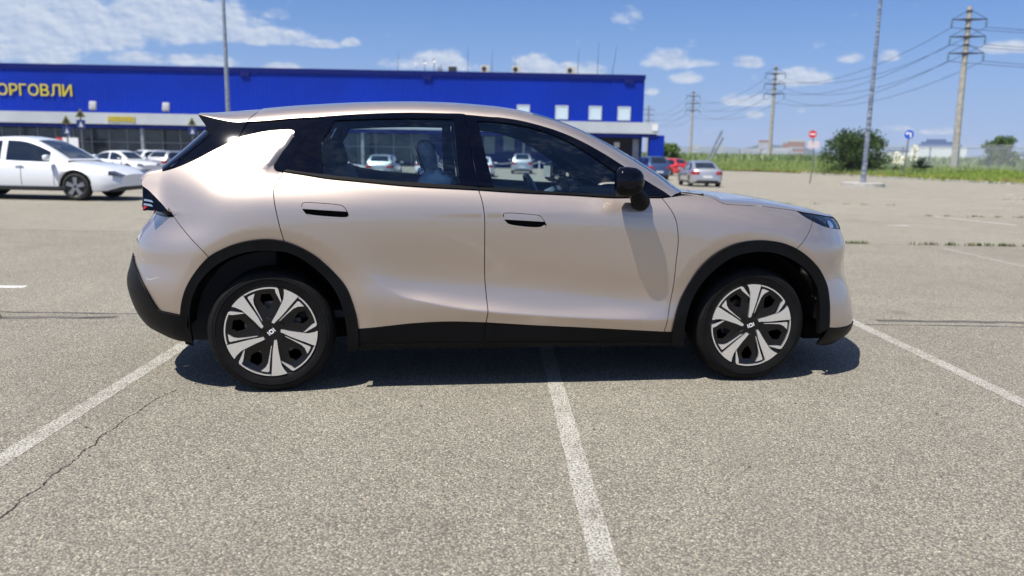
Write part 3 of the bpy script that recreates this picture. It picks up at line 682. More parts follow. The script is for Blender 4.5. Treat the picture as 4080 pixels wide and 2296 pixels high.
part('grey_door',M_STEEL,lambda mb:ubox(mb,14.0,14.7,BV-.08,BV-.02,BZ,2.9))
part('wall_lamp',M_SIGNW,lambda mb:ubox(mb,11.9,12.5,BV-.14,BV-.07,1.9,2.5))
for u in np.arange(-72,-8,8.0): part('canopy_column',M_STEEL,lambda mb:ubox(mb,u-.16,u+.16,CV+.25,CV+.57,BZ,3.01))
part('white_notice',M_SIGNW,lambda mb:ubox(mb,-48.6,-46.9,CV+.10,CV+.16,.75,1.9))
part('red_notice',M_SIGNR,lambda mb:ubox(mb,-49.3,-48.65,CV+.10,CV+.16,1.35,1.9))
for u in (1.55,5.87,9.62,12.87):
    w=part('wall_window',M_WIN,lambda mb:ubox(mb,u-.60,u+.60,BV-.10,BV-.045,5.02,6.33))
    def frm(mb):
        for a,b,c,d in ((u-.72,u-.605,4.93,6.45),(u+.605,u+.72,4.93,6.45),(u-.60,u+.60,4.93,5.015),(u-.60,u+.60,6.335,6.45)): ubox(mb,a,b,BV-.14,BV-.035,c,d)
    part('window_frame',M_BAND,frm,par=w)
M_WIN2=mat('dim_window',(.16,.22,.26),.3)
for u,z0,z1 in ((.0,1.35,3.0),(-2.2,1.0,2.9),(3.2,1.35,3.0),(6.5,1.35,3.0)):
    part('wall_window',M_WIN2,lambda mb:ubox(mb,u-.62,u+.62,BV-.06,BV-.02,z0,z1))
part('wall_duct',M_STEEL,lambda mb:ubox(mb,1.55,1.8,BV-.2,BV-.02,BZ,3.0))
# letters
def letter(ch,u,z,h,v,m,par,name='sign_letter',ext=.06,sx=1.):
    cu=bpy.data.curves.new('tmp','FONT'); cu.body=ch; cu.size=1; cu.extrude=.0; cu.offset=.006; cu.resolution_u=3
    o=bpy.data.objects.new('tmp',cu); COL.objects.link(o); dg=bpy.context.evaluated_depsgraph_get(); me=bpy.data.meshes.new_from_object(o.evaluated_get(dg))
    bpy.data.objects.remove(o)
    V=np.array([v_.co[:2] for v_ in me.vertices]); 
    hh=V[:,1].max()-V[:,1].min() if ch not in 'у' else .7; k=h/hh
    F=[tuple(p.vertices) for p in me.polygons]; n=len(V); zb=V[:,1].min()
    P=[uv(u+(a-V[:,0].min())*k*sx,v,z+(b-zb)*k) for a,b in V]+[uv(u+(a-V[:,0].min())*k*sx,v+ext,z+(b-zb)*k) for a,b in V]
    ed={}
    for f in F:
        for a,b in zip(f,f[1:]+f[:1]): ed[(min(a,b),max(a,b))]=ed.get((min(a,b),max(a,b)),0)+1
    FF=F+[(a,b,b+n,a+n) for (a,b),c in ed.items() if c==1]
    ob=mobj(name,P,FF,m,None,False); kid(ob,par); return (V[:,0].max()-V[:,0].min())*k*sx
u=-57.05
for ch,sx in zip('ОРГОВЛИ',(1.,1.,.95,1.02,1.,1.,1.)):
    w=letter(ch,u,6.45,1.28,BV-.16,M_YEL,store,sx=1.03*sx); u+=w+.20
u=-43.4
for i,(w,cb) in enumerate(((.42,.5),(.34,1.),(.36,.0),(.40,.5),(.36,1.),(.34,.5),(.42,.0))):   # the small name over the door: too blurred in the photograph to read
    def stroke(mb):
        W=w*.84; ubox(mb,u,u+.11,CV-.20,CV-.125,3.68,4.26); ubox(mb,u+W-.11,u+W,CV-.20,CV-.125,3.68,4.26); ubox(mb,u+.111,u+W-.111,CV-.20,CV-.125,3.68+cb*.46,3.80+cb*.46)
    part('small_sign_letter',M_YEL,stroke); u+=w+.06
# chain posts along the shopfront
for i,u in enumerate((-7.2,-4.6,-2.0,.6,3.2,5.8,8.4)):
    mb=MB(); mb.tube([uv(u,BV-7.5,BZ),uv(u,BV-7.5,BZ+.95)],.05,8); mb.lathe([(0,.0),(.14,0),(.14,.04),(0,.05)],uv(u,BV-7.5,BZ+.0),'z',12)
    o=mb.build('chain_post',M_SIGNW,None,angle=40); lab(o,['leftmost white chain post before the store','white chain post second from the left before the store','white chain post third from the left before the store','white chain post left of the silver car in the front door window','white chain post right of the silver car in the front door window','white chain post second from the right before the store','rightmost white chain post before the store'][i],'post','chain posts before the store')
for i,u in enumerate((-7.2,-4.6,-2.0,.6,3.2,5.8)):
    mb=MB(); P=[]
    for k in range(9):
        t=k/8; P.append(uv(u+2.6*t,BV-7.5,BZ+.88-.30*(1-(2*t-1)**2)))
    mb.tube(P,.02,5); o=mb.build('chain',M_SIGNW,None); lab(o,['leftmost white chain slung between forecourt posts','second white chain from the left before the store','third white chain from the left before the store','white chain behind the silver car in the front door window','second white chain from the right before the store','rightmost white chain slung between forecourt posts'][i],'chain','chains before the store')
# rooftop things
def roof_thing(name,label,cat,fn,m,group=None):
    mb=MB(); fn(mb); o=mb.build(name,m,None,angle=40); lab(o,label,cat,group); return o
for u,lb in ((-2.8,'leftmost of three beige air-conditioning units on the blue roof edge'),(.7,'middle one of three beige air-conditioning units on the blue roof edge'),(6.8,'rightmost of three beige air-conditioning units on the blue roof edge')):
    e=empty('air_conditioner',uv(u,BV+.8,9.92)); lab(e,lb,'air conditioner','rooftop air conditioners')
    mb=MB(); ubox(mb,u-.5,u+.5,BV+.5,BV+1.1,9.93,10.72); kid(mb.build('casing',M_UNIT,None,smooth=False),e)
    mb=MB(); mb.lathe([(0,-.0),(.27,0.),(.27,.03)],(0,0,0),'y',20); mb.v=[tuple(np.array(uv(u-.12,BV+.49,10.32))+np.array([x*UX[0],x*UX[1]-.0+y,z])) for x,y,z in mb.v]; kid(mb.build('fan_grille',M_DKGREY,None),e)
roof_thing('roof_cabinet','dark cabinet standing on the roof edge beside the dish masts','cabinet',lambda mb:ubox(mb,-6.9,-6.0,BV+.5,BV+1.2,9.93,10.5),M_DKGREY)
for u,h,lb in ((-12.75,2.6,'leftmost thin whip aerial on the store roof, left of the dishes'),(-4.81,3.5,'tall whip aerial just right of the dark roof cabinet'),(-2.08,3.0,'whip aerial right beside the leftmost air-conditioning unit'),(.53,2.3,'short whip aerial at the middle air-conditioning unit'),(7.7,3.4,'whip aerial just right of the rightmost air-conditioning unit'),(9.95,4.1,'tallest upright whip aerial, near the right roof corner')):
    roof_thing('roof_mast',lb,'aerial',lambda mb:mb.tube([uv(u,BV+2,9.3),uv(u,BV+2,9.3+h*.5),uv(u+.05,BV+2,9.5+h)],[.035,.03,.012],6),M_DKGREY,'whip aerials on the roof')
roof_thing('leaning_mast','thin aerial leaning to the right near the roof corner','aerial',lambda mb:mb.tube([uv(11.5,BV+2,9.3),uv(12.05,BV+2,13.3)],[.035,.015],6),M_DKGREY)
for u,h,lb in ((-9.6,1.0,'shorter of the two dish aerials on the roof'),(-8.55,1.2,'dish aerial on the taller of the two roof masts')):
    e=empty('dish_aerial',uv(u,BV+1,9.92)); lab(e,lb,'dish aerial','dish aerials on the roof')
    mb=MB(); mb.tube([uv(u,BV+1,9.92),uv(u,BV+1,9.92+h)],.04,6); kid(mb.build('mast',M_DKGREY,None),e)
    mb=MB(); mb.lathe([(0,.06),(.12,.04),(.2,-.02),(.2,-.05),(0,.02)],(0,0,0),'y',14); c=uv(u,BV+.95,9.95+h); mb.v=[(c[0]+x,c[1]+y,c[2]+z) for x,y,z in mb.v]; kid(mb.build('dish',M_SIGNW,None),e)
mb=MB(); mb.tube([uv(-10.6,BV+1,9.9),uv(-10.6,BV+1,10.6)],.05,6); mb.rbox(uv(-10.6,BV+1,10.55),(.16,.16,.5),.05); mb.tube([uv(-10.6,BV+1,10.7),uv(-10.6,BV+1,11.3)],.02,5)
lab(mb.build('roof_antenna',M_SIGNW,None),'white stubby antenna on the roof edge left of the dishes','antenna')
mb=MB(); [mb.tube([uv(-8.0+.22*i,BV+1,9.92),uv(-8.0+.22*i,BV+1,10.6+.15*(i%2))],.05,6) for i in range(2)]; mb.box(uv(-7.9,BV+1,10.15),(.6,.3,.35)); lab(mb.build('vent_pipes',M_STEEL,None),'pair of grey vent pipes beside the dark roof cabinet','vent pipes')
# floodlights on the canopy
for u,lb in ((-45.1,'grey floodlight on the canopy above the small yellow sign'),(-37.2,'grey floodlight standing on the canopy left of the lamp post')):
    e=empty('floodlight',uv(u,CV+.3,4.6)); lab(e,lb,'floodlight','floodlights on the canopy')
    mb=MB(); mb.tube([uv(u,CV+.3,4.6),uv(u,CV+.3,5.0)],.06,6); kid(mb.build('bracket',M_DKGREY,None),e)
    mb=MB(); mb.rbox(uv(u,CV+.25,5.35),(.75,.35,.95),.08,rot=Matrix.Rotation(-.35,3,'X')); kid(mb.build('lamp_head',mat('lamp_head_grey',(.30,.31,.33),.6),None),e)
# ------------------------------------------------------------------ poles, wires, signs, plants, far town
def pix_dir(az,el=0): a=math.radians(az); return np.array([math.sin(a),math.cos(a)])
def at_az(az,d,z=0):
    """point at a bearing (deg from +y) and distance from the viewer's standing place"""
    p=np.array(CAM_POS[:2])+d*pix_dir(az); return (float(p[0]),float(p[1]),z)
GZ=-.58
M_GALV=mat('galvanised_pole',(.30,.33,.38),.42,.5,var=(5,.22)); M_POLEC=mat('concrete_pole',(.36,.34,.30),.85,var=(2.5,.2))
M_WOODY=mat('bark',(.07,.055,.04),.9); M_WIRE=mat('wire_black',(.02,.02,.025),.5); M_INS=mat('insulator_glass',(.12,.20,.20),.25); M_IRON=mat('crossarm_iron',(.03,.032,.04),.6)
def band_metal():
    m=mat('banded_galvanised',(.33,.36,.41),.4,.45); N=NT(m.node_tree); b=N.n['Principled BSDF']
    tc=N.node('ShaderNodeTexCoord').outputs['Object']; mp=N.node('ShaderNodeMapping'); mp.inputs['Scale'].default_value=(.6,.6,3.2); N.l.new(tc,mp.inputs[0])
    f=N.smooth(N.noise(mp.outputs[0],1.6,5,.7),.42,.62); N.l.new(N.mix(f,(.13,.16,.22,1),(.42,.46,.52,1)),b.inputs['Base Color']); return m
M_BANDP=band_metal()
# right lamp post on its round concrete foot
lx,ly=29.23,42.86
lp=empty('lamp_post',(lx,ly,GZ)); lab(lp,'tall banded grey lamp post on a round concrete foot in the car park','lamp post','lamp posts')
mb=MB(); mb.lathe([(0,.30),(1.22,.30),(1.30,.26),(1.33,.0),(0,0)],(lx,ly,GZ),'z',40); kid(mb.build('concrete_foot',M_CONC,None),lp)
mb=MB(); mb.tube([(lx,ly,GZ+.30),(lx+.02,ly,GZ+6),(lx+.04,ly,GZ+13.5)],[.165,.135,.085],14); kid(mb.build('pole',M_BANDP,None),lp)
mb=MB(); mb.lathe([(0,.0),(.24,0),(.24,.03),(0,.03)],(lx,ly,GZ+.301),'z',16); kid(mb.build('base_flange',M_GALV,None),lp)
l2=at_az(-11.55,57,GZ); lp2=empty('lamp_post',l2); lab(lp2,'plain grey lamp post standing behind the rear spoiler of the beige car','lamp post','lamp posts')
mb=MB(); mb.tube([l2,(l2[0],l2[1],GZ+6),(l2[0]+.0,l2[1],GZ+14)],[.165,.14,.09],14); kid(mb.build('pole',M_GALV,None),lp2)
mb=MB(); mb.lathe([(0,.30),(1.2,.30),(1.3,.0),(0,0)],l2,'z',30); kid(mb.build('concrete_foot',M_CONC,None),lp2)
# power poles
def power_pole(p,h,rot,label,far=False,arms=((.0,0),),lean=.0):
    e=empty('power_pole',p); lab(e,label,'power pole','concrete power poles')
    k=h/17.; ends=[]
    R=Matrix.Rotation(rot,3,'Z'); P0=Vector(p)
    def W(x,y,z): return tuple(P0+R@Vector((x+lean*z,y,z)))
    mb=MB(); n=8
    mb.tube([W(0,0,0),W(0,0,h*.5),W(0,0,h)],[.36*k,.29*k,.22*k],8); kid(mb.build('pole',M_POLEC,None,angle=20),e)
    for i,(zz,L) in enumerate(((h-1.3*k,1.62*k),(h-2.95*k,1.66*k),(h-4.55*k,1.66*k))):
        mb=MB(); 
        for s in (-1,1): mb.prism([(.05*s,-.10*k),(L*s,-.02*k),(L*s,.05*k),(.05*s,.12*k)][::s],-.06*k,.06*k,lambda a,b,d:W(a,d-.26*k,zz+b))
        mb.lathe([(.26*k,-.12*k),(.28*k,-.12*k),(.28*k,.12*k),(.26*k,.12*k)],W(0,0,zz),'z',10); kid(mb.build('crossarm',M_IRON,None,angle=30),e)
        mb=MB(); mb.lathe([(.24*k,-.10*k),(.27*k,-.10*k),(.27*k,.10*k),(.24*k,.10*k)],W(0,0,zz+.85*k),'z',10)
        kid(mb.build('clamp_band',M_IRON,None),e)
        for s in (-1,1):
            mb=MB(); mb.tube([W(.2*k*s,-.25*k,zz+.85*k),W(L*s*.97,-.25*k,zz+.05*k)],.03*k,5); kid(mb.build('arm_stay',M_IRON,None),e)
            mb=MB(); a=W(L*s*.97,-.26*k,zz-.02*k)
            mb.lathe([(.03*k,0),(.03*k,-.16*k),(.15*k,-.20*k),(.15*k,-.23*k),(.04*k,-.25*k),(.04*k,-.36*k),(.15*k,-.40*k),(.15*k,-.43*k),(.04*k,-.45*k),(.04*k,-.6*k),(.12*k,-.63*k),(.0,-.72*k)],a,'z',10)
            kid(mb.build('insulator',M_INS,None),e); ends.append((a[0],a[1],a[2]-.72*k))
    return ends
E1=power_pole(at_az(37.06,93,GZ-.1),16.9,-.35,'nearest concrete power pole with three pairs of insulators, leaning at the right',lean=-.012)
E2=power_pole(at_az(25.87,150,-1.2),18.1,-.35,'second power pole along the line, left of the round road sign')
E3=power_pole(at_az(20.56,215,-1.4),19.0,-.35,'third power pole rising behind the silver saloon')
E4=power_pole(at_az(17.55,290,-1.8),20.0,-.35,'farthest power pole, faint beside the corner of the blue store')
def wire(a,b,sag,name='power_line',r=.035):
    mb=MB(); P=[]
    for i in range(25):
        t=i/24; p=Vector(a).lerp(Vector(b),t); p.z-=sag*4*t*(1-t); P.append(p)
    mb.tube(P,r,5); o=mb.build(name,M_WIRE,None); lab(o,WL,'wire','power lines between the poles'); return o
nxt=[(a[0]+52,a[1]-22,a[2]-.5) for a in E1]
for A_,B_,sag,r,span in ((E1,E2,2.6,.024,'between the nearest and the second power pole'),(E2,E3,2.4,.024,'between the second and the third power pole'),(E3,E4,2.2,.024,'between the third and the farthest power pole'),(E1,nxt,1.4,.024,'running right from the nearest pole')):
    for i,(a,b) in enumerate(zip(A_,B_)):
        WL='%s black power line on the %s side %s'%(('top','middle','lowest')[i//2],('left','right')[i%2],span); wire(a,b,sag,r=r)
# road signs
def disc(mb,c,r,n,d,t=.02,seg=28):
    """disc facing direction n (2-D)"""
    n=Vector((n[0],n[1],0)).normalized(); a=Vector((-n.y,n.x,0)); u=Vector((0,0,1)); c=Vector(c)
    P=[c+n*d+r*(math.cos(q)*a+math.sin(q)*u) for q in [2*math.pi*i/seg for i in range(seg)]]; B=[p-n*t for p in P]
    return mb.add(P+B,[tuple(range(seg)),tuple(range(2*seg-1,seg-1,-1))]+[(i,seg+i,seg+(i+1)%seg,(i+1)%seg) for i in range(seg)])
def plate(mb,c,n,d,poly,t=.015):
    n=Vector((n[0],n[1],0)).normalized(); a=Vector((-n.y,n.x,0)); c=Vector(c)
    return mb.prism(poly,0,1,lambda p,q,k:tuple(c+n*(d-t*(1-k))+a*p+Vector((0,0,q))))
M_SIGNP=mat('sign_post_grey',(.16,.17,.18),.5,.4); M_WHITE=mat('sign_white',(.75,.75,.75),.5)
sp_=at_az(34.20,84,GZ); e=empty('turn_sign',sp_); lab(e,'round blue road sign with a white left-turn arrow on a leaning grey post','road sign')
top=(sp_[0]+.22,sp_[1],sp_[2]+3.75); mb=MB(); mb.tube([sp_,top],.06,8); kid(mb.build('post',M_SIGNP,None),e)
nd=(CAM_POS[0]-sp_[0],CAM_POS[1]-sp_[1]); cc=(sp_[0]+.24,sp_[1],sp_[2]+4.12)
mb=MB(); disc(mb,cc,.47,nd,.10); bk=kid(mb.build('sign_face',M_WHITE,None,smooth=False),e)
mb=MB(); disc(mb,cc,.435,nd,.115,.012); kid(mb.build('blue_field',M_SIGNB,None,smooth=False),e)
ar=[(.20,-.33),(.20,.02),(.19,.09),(.14,.13),(.07,.14),(-.12,.14),(-.12,.23),(-.33,.06),(-.12,-.08),(-.12,.03),(.03,.03),(.07,.02),(.085,-.02),(.085,-.33)]
mb=MB(); plate(mb,cc,nd,.13,[(a,b+.02) for a,b in ar]); kid(mb.build('arrow',M_WHITE,None,smooth=False),e)
ns=(28.20,47.77,GZ); e=empty('no_entry_sign',ns); lab(e,'red round no-entry sign with a white bar on a slim post in the car park','road sign')
mb=MB(); mb.tube([ns,(ns[0]+.15,ns[1],ns[2]+1.6),(ns[0]-.05,ns[1],ns[2]+3.4)],.045,8); kid(mb.build('post',M_SIGNP,None),e)
nd=(CAM_POS[0]-ns[0],CAM_POS[1]-ns[1]); cc=(ns[0]-.08,ns[1],ns[2]+3.45)
mb=MB(); disc(mb,cc,.27,nd,.06); kid(mb.build('sign_face',M_SIGNR,None,smooth=False),e)
mb=MB(); plate(mb,cc,nd,.075,[(-.19,-.045),(.19,-.045),(.19,.045),(-.19,.045)]); kid(mb.build('white_bar',M_WHITE,None,smooth=False),e)
mb=MB(); plate(mb,(cc[0]+.12,cc[1],cc[2]-.72),nd,.05,[(-.38,-.25),(.38,-.25),(.38,.25),(-.38,.25)]); kid(mb.build('plate',mat('faded_plate',(.55,.48,.50),.5),None,smooth=False),e)
# crossing signs by the store
def cross_sign(az,d,label,h):
    p=at_az(az,d,GZ); e=empty('crossing_sign',p); lab(e,label,'road sign','crossing signs by the store')
    nd=(CAM_POS[0]-p[0],CAM_POS[1]-p[1])
    mb=MB(); mb.tube([p,(p[0],p[1],p[2]+h)],.05,8); kid(mb.build('post',M_SIGNP,None),e)
    mb=MB(); plate(mb,(p[0],p[1],p[2]+h-.1),nd,.06,[(-.30,-.27),(.30,-.27),(.0,.30)]); kid(mb.build('yellow_triangle',M_SIGNY,None,smooth=False),e)
    mb=MB(); plate(mb,(p[0],p[1],p[2]+h-.1),nd,.075,[(-.17,-.20),(.17,-.20),(.0,.14)]); kid(mb.build('white_triangle',M_DKGREY,None,smooth=False),e)
    mb=MB(); plate(mb,(p[0],p[1],p[2]+h-.8),nd,.06,[(-.25,-.27),(.25,-.27),(.25,.27),(-.25,.27)]); kid(mb.build('blue_plate',mat('dull_blue_plate',(.02,.05,.20),.5),None,smooth=False),e)
    mb=MB(); plate(mb,(p[0],p[1],p[2]+h-.8),nd,.075,[(-.13,-.17),(.13,-.17),(.0,.17)]); kid(mb.build('white_mark',M_WHITE,None,smooth=False),e)
cross_sign(-13.84,62,'crossing sign on a thin post just left of the rear window',3.7)
cross_sign(-20.35,58,'taller crossing sign post above the white saloon',3.9)
cross_sign(-21.15,60,'lower crossing sign left of the tall sign post',3.5)
# ---- greenery
def leaf_mat(name,c0,c1,trans=.25):
    m=bpy.data.materials.new(name); m.use_nodes=True; N=NT(m.node_tree); b=N.n['Principled BSDF']
    tc=N.node('ShaderNodeTexCoord').outputs['Object']; g=N.node('ShaderNodeNewGeometry')
    f=N.math('ADD',N.math('MULTIPLY',N.noise(tc,.9,3,.6),.55),N.math('MULTIPLY',g.outputs['Random Per Island'],.55))
    N.l.new(N.mix(N.smooth(f,.25,.85),(*c0,1),(*c1,1)),b.inputs['Base Color']); b.inputs['Roughness'].default_value=.6; b.inputs['Specular IOR Level'].default_value=.25
    t=N.node('ShaderNodeBsdfTranslucent'); N.l.new(N.mix(N.smooth(f,.25,.85),(*[k*1.3 for k in c0],1),(*[k*1.5 for k in c1],1)),t.inputs[0])
    mx=N.node('ShaderNodeMixShader'); mx.inputs[0].default_value=trans; o=[n for n in N.n if n.type=='OUTPUT_MATERIAL'][0]
    N.l.new(b.outputs[0],mx.inputs[1]); N.l.new(t.outputs[0],mx.inputs[2]); N.l.new(mx.outputs[0],o.inputs[0]); return m
M_LEAFD=leaf_mat('dark_leaf',(.020,.045,.012),(.07,.12,.028)); M_LEAFL=leaf_mat('light_leaf',(.06,.11,.015),(.16,.25,.04))
M_LEAFG=leaf_mat('grey_leaf',(.045,.09,.022),(.12,.19,.045)); M_GRASS=leaf_mat('field_grass',(.15,.245,.035),(.36,.45,.10),.4); M_GRASSD=leaf_mat('dry_grass',(.26,.20,.08),(.42,.31,.14),.2); M_FAR=leaf_mat('far_scrub',(.14,.21,.08),(.24,.30,.13),.3)
M_GRASSG=leaf_mat('weedy_grass',(.19,.27,.09),(.36,.43,.17),.4)
def leaves(mb,c,r,n,size,rg,squash=1.):
    for _ in range(n):
        v=rg.standard_normal(3); v/=np.linalg.norm(v); q=r*rg.random()**.45; p=np.array(c)+v*q*np.array([1,1,squash])
        a=rg.standard_normal(3); a/=np.linalg.norm(a); b=np.cross(a,rg.standard_normal(3)); b/=np.linalg.norm(b)
        s=size*(.6+.8*rg.random())
        mb.add([p-a*s,p+b*s*.45,p+a*s,p-b*s*.45],[(0,1,2,3)])
def tree(name,p,w,h,label,cat,m,clumps,lpc,size,seed,trunk_h=.25,shape=1.,group=None,low=.05):
    rg=np.random.default_rng(seed); e=empty(name,p); lab(e,label,cat,group)
    tk=MB(); cr=MB(); top=Vector((p[0],p[1],p[2]+h*trunk_h+.1))
    tk.tube([p,(p[0]+.05,p[1],p[2]+h*trunk_h*.6),(p[0],p[1],p[2]+h*.6)],[.035*h*.8,.03*h*.8,.012*h],8)
    for i in range(clumps):
        a=rg.random()*6.28; z=low+(1-low)*rg.random()**.8; rad=w/2*math.sqrt(max(.05,1-(2*(z-.42)/(1.2*shape))**2))*rg.random()**.5
        c=(p[0]+rad*math.cos(a),p[1]+rad*math.sin(a),p[2]+z*h*.93); r=w*(.10+.09*rg.random())
        if i%4==0: tk.tube([(p[0],p[1],p[2]+h*trunk_h*.7),tuple((Vector(c)+top)/2),c],[.012*h,.008*h,.003*h],5)
        leaves(cr,c,r,lpc,size,rg,.8)
    kid(tk.build('trunk',M_WOODY,None,angle=60),e); kid(cr.build('crown',m,None,smooth=False,fix=False) if False else mobj('crown',cr.v,cr.f,m,None,False),e); return e
tree('large_bush',at_az(31.25,92,GZ-.1),6.4,4.7,'big dark green bush behind the banded lamp post','bush',M_LEAFD,150,62,.15,11,.15,1.15,low=.0)
tree('small_tree',at_az(39.45,99,GZ+.4),3.7,4.1,'small grey-green tree beyond the railing at the right edge','tree',M_LEAFG,46,60,.16,12,.35)
tree('young_tree',at_az(19.05,105,GZ+.3),3.2,3.1,'bright green young tree to the right of the store corner','tree',M_LEAFL,50,60,.16,13,.3,low=.15)
# yuccas: rosette of sword leaves, white flower spike
M_YUC=mat('yucca_leaf',(.022,.045,.028),.5); M_FLW=mat('cream_flower',(.72,.70,.55),.7)
def yucca(p,size,spike,label,off=(0,0)):
    rg=np.random.default_rng(int(p[0]*10)%1000); e=empty('yucca',p); lab(e,label,'yucca','yuccas by the railing')
    if size:
        mb=MB()
        for i in range(70):
            a=rg.random()*6.28; el=.05+1.3*rg.random(); L=size*(.7+.4*rg.random()); d=Vector((math.cos(a)*math.cos(el),math.sin(a)*math.cos(el),math.sin(el)))
            b=Vector(p)+Vector((0,0,.35*size)); sd=d.cross(Vector((0,0,1))).normalized()*.045*size; m_=b+d*L*.55
            mb.add([b+sd*.5,b-sd*.5,m_-sd,b+d*L+Vector((0,0,-.08*L)),m_+sd],[(0,1,2,3,4)])
        kid(mobj('leaves',mb.v,mb.f,M_YUC,None,False),e)
    if spike:
        q=(p[0]+off[0],p[1]+off[1],p[2]); mb=MB(); mb.tube([q,(q[0],q[1],q[2]+spike)],.03,6); st=kid(mb.build('stem',M_YUC,None),e)
        mb=MB()
        for i in range(130):
            z=spike*(.45+.55*rg.random()); r=.30*spike/2.2*(1-.6*(z/spike-.45)/.55)*rg.random()**.5+.05; a=rg.random()*6.28; c=np.array([q[0]+r*math.cos(a),q[1]+r*math.sin(a),q[2]+z]); s=.065
            mb.add([c+(s,0,-s),c+(-s,0,-s),c+(0,s,-s),c+(0,-s,-s),c+(0,0,s)],[(0,2,4),(2,1,4),(1,3,4),(3,0,4)])
        kid(mobj('flowers',mb.v,mb.f,M_FLW,None,False),e)
yucca(at_az(35.2,88,GZ+.45),1.35,2.75,'spiky dark yucca with a tall cream flower spike right of the blue sign',off=(-.35,.6))
yucca(at_az(33.75,90,GZ+.45),.6,2.1,'yucca flower spike at the right edge of the big bush')
yucca(at_az(34.1,90,GZ+.45),.0,1.7,'smaller yucca spike between the bush and the blue sign')
# railing
FA_,FB_=np.array(at_az(32.6,97)[:2]),np.array(at_az(50,78)[:2]); fl=np.linalg.norm(FB_-FA_); fd=(FB_-FA_)/fl
M_FENCE=mat('railing_paint',(.42,.45,.48),.5)
e=empty('railing_fence',(FA_[0],FA_[1],GZ)); lab(e,'long grey steel railing with pointed bars at the edge of the field','fence')
def fp(s,z): return (FA_[0]+fd[0]*s,FA_[1]+fd[1]*s,GZ+z)
for s in np.arange(0,fl,3.4): kid(MB().tube([fp(s,0),fp(s,3.1)],.06,6).build('fence_post',M_GALV,None),e)
for z in (.75,2.95): kid(MB().tube([fp(0,z),fp(fl,z)],.035,6).build('fence_rail',M_GALV,None),e)
mb=MB()
for s in np.arange(.2,fl,.2): mb.tube([fp(s,.3),fp(s,3.32)],.03,4)
o=mb.build('fence_bar',M_FENCE,None,smooth=False,kind='stuff'); kid(o,e)
# field edge: kerb stones, tall grass
edge=[(60,52),(48.16,51.22),(45.57,61.1),(44.64,72.9),(43.0,82.2),(37.7,86.5),(28,90),(20,93.5),(16.2,96)]
edge=crom(np.array(edge,float),1.0)
mb=MB(); 
dE=np.gradient(edge,axis=0); nE=np.stack([dE[:,1],-dE[:,0]],1); nE/=np.linalg.norm(nE,axis=1)[:,None]
nE=np.where(((edge-np.array(CAM_POS[:2]))*nE).sum(1)[:,None]<0,-nE,nE)
FR=np.array([(400.,60.),(400.,330.),(10.,330.)]); E_ALL=np.vstack([edge,FR])
def zf(p):
    """height of the field: a low bank behind the kerb"""
    t=min(1,float(np.hypot(*(edge-np.asarray(p)[None]).T).min())/13); return GZ+.08+.75*t*t*(3-2*t)
V=[]; offs=(0,2,4,7,10,14)
for k in range(len(edge)):
    for o_ in offs: q=edge[k]+nE[k]*o_; V.append((q[0],q[1],zf(q)))
mobj('field_bank',V,grid_faces(len(edge),len(offs)),M_SOIL,None,True,None,kind='structure')
from mathutils.geometry import tessellate_polygon
inner=[tuple(edge[k]+nE[k]*13) for k in range(0,len(edge),4)]; far=[(700,40),(900,900),(10,900)]
Pp=inner+far; T=tessellate_polygon([[Vector((p[0],p[1],0)) for p in Pp]])
mobj('field',[(p[0],p[1],GZ+.80) for p in inner]+[(p[0],p[1],-3.2) for p in far],[tuple(t) for t in T],M_SOIL,None,False,kind='structure')
kj=0
for i in range(0,len(edge)-1):
    a,b=Vector((*edge[i],GZ)),Vector((*edge[i+1],GZ)); d=(b-a).length
    if d<.3 or (a-Vector((CAM_POS[0],CAM_POS[1],GZ))).length>95: continue
    kj+=1; mb.rbox(((a+b)/2)+Vector((0,0,.06)),(d*.94,.18,.16+.04*random.random()),.02,1,rot=Matrix.Rotation(math.atan2((b-a).y,(b-a).x)+.06*(random.random()-.5),3,'Z'))
o=mb.build('kerb',M_CONC,None,smooth=False); o['kind']='structure'
def grass(name,m,n,dmin,dmax,h,w,label,seed,blades=3,azr=(16,49)):
    rg=np.random.default_rng(seed); V=[];F=[]
    E_=E_ALL
    k=0
    while k<n:
        m_=4000; az=np.radians(rg.uniform(azr[0],azr[1],m_)); d=np.exp(rg.uniform(math.log(dmin),math.log(dmax),m_))
        P=np.stack([CAM_POS[0]+d*np.sin(az),CAM_POS[1]+d*np.cos(az)],1); ok=inside(P,E_)&(P[:,0]<399)
        ok&=dist_to(P,edge)>.25
        for p in P[ok]:
            if k>=n: break
            zb=zf(p); k+=1; dd=math.hypot(p[0]-CAM_POS[0],p[1]-CAM_POS[1]); sc=1+max(0,(dd-90)/120)
            for _ in range(blades):
                a=rg.random()*6.28; l=h*(.5+.8*rg.random())*(1 if dd<110 else 1.0); k2=.15+.75*rg.random(); ww=w*sc*(.6+.8*rg.random()); x=p[0]+.2*rg.standard_normal()*sc; y=p[1]+.2*rg.standard_normal()
                b=rg.random()*6.28; i=len(V)
                V+= [(x-ww*math.cos(b),y-ww*math.sin(b),zb-.03),(x+ww*math.cos(b),y+ww*math.sin(b),zb-.03),(x+l*k2*math.cos(a)+ww*.4,y+l*k2*math.sin(a),zb-.03+l*(1-.4*k2))]; F.append((i,i+1,i+2))
    o=mobj(name,V,F,m,None,False); lab(o,label,'grass',kind='stuff'); return o
grass('tall_grass',M_GRASS,22000,60,135,.48,.05,'tall green grass covering the field behind the car park',5)
grass('grey_green_weeds',M_GRASSG,10000,86,140,.75,.05,'grey-green tall weeds in front of the railing',6)
grass('far_meadow',M_FAR,7000,110,330,1.5,.25,'distant meadow and scrub beyond the railing',7,2)
rg=np.random.default_rng(8); mb=MB()
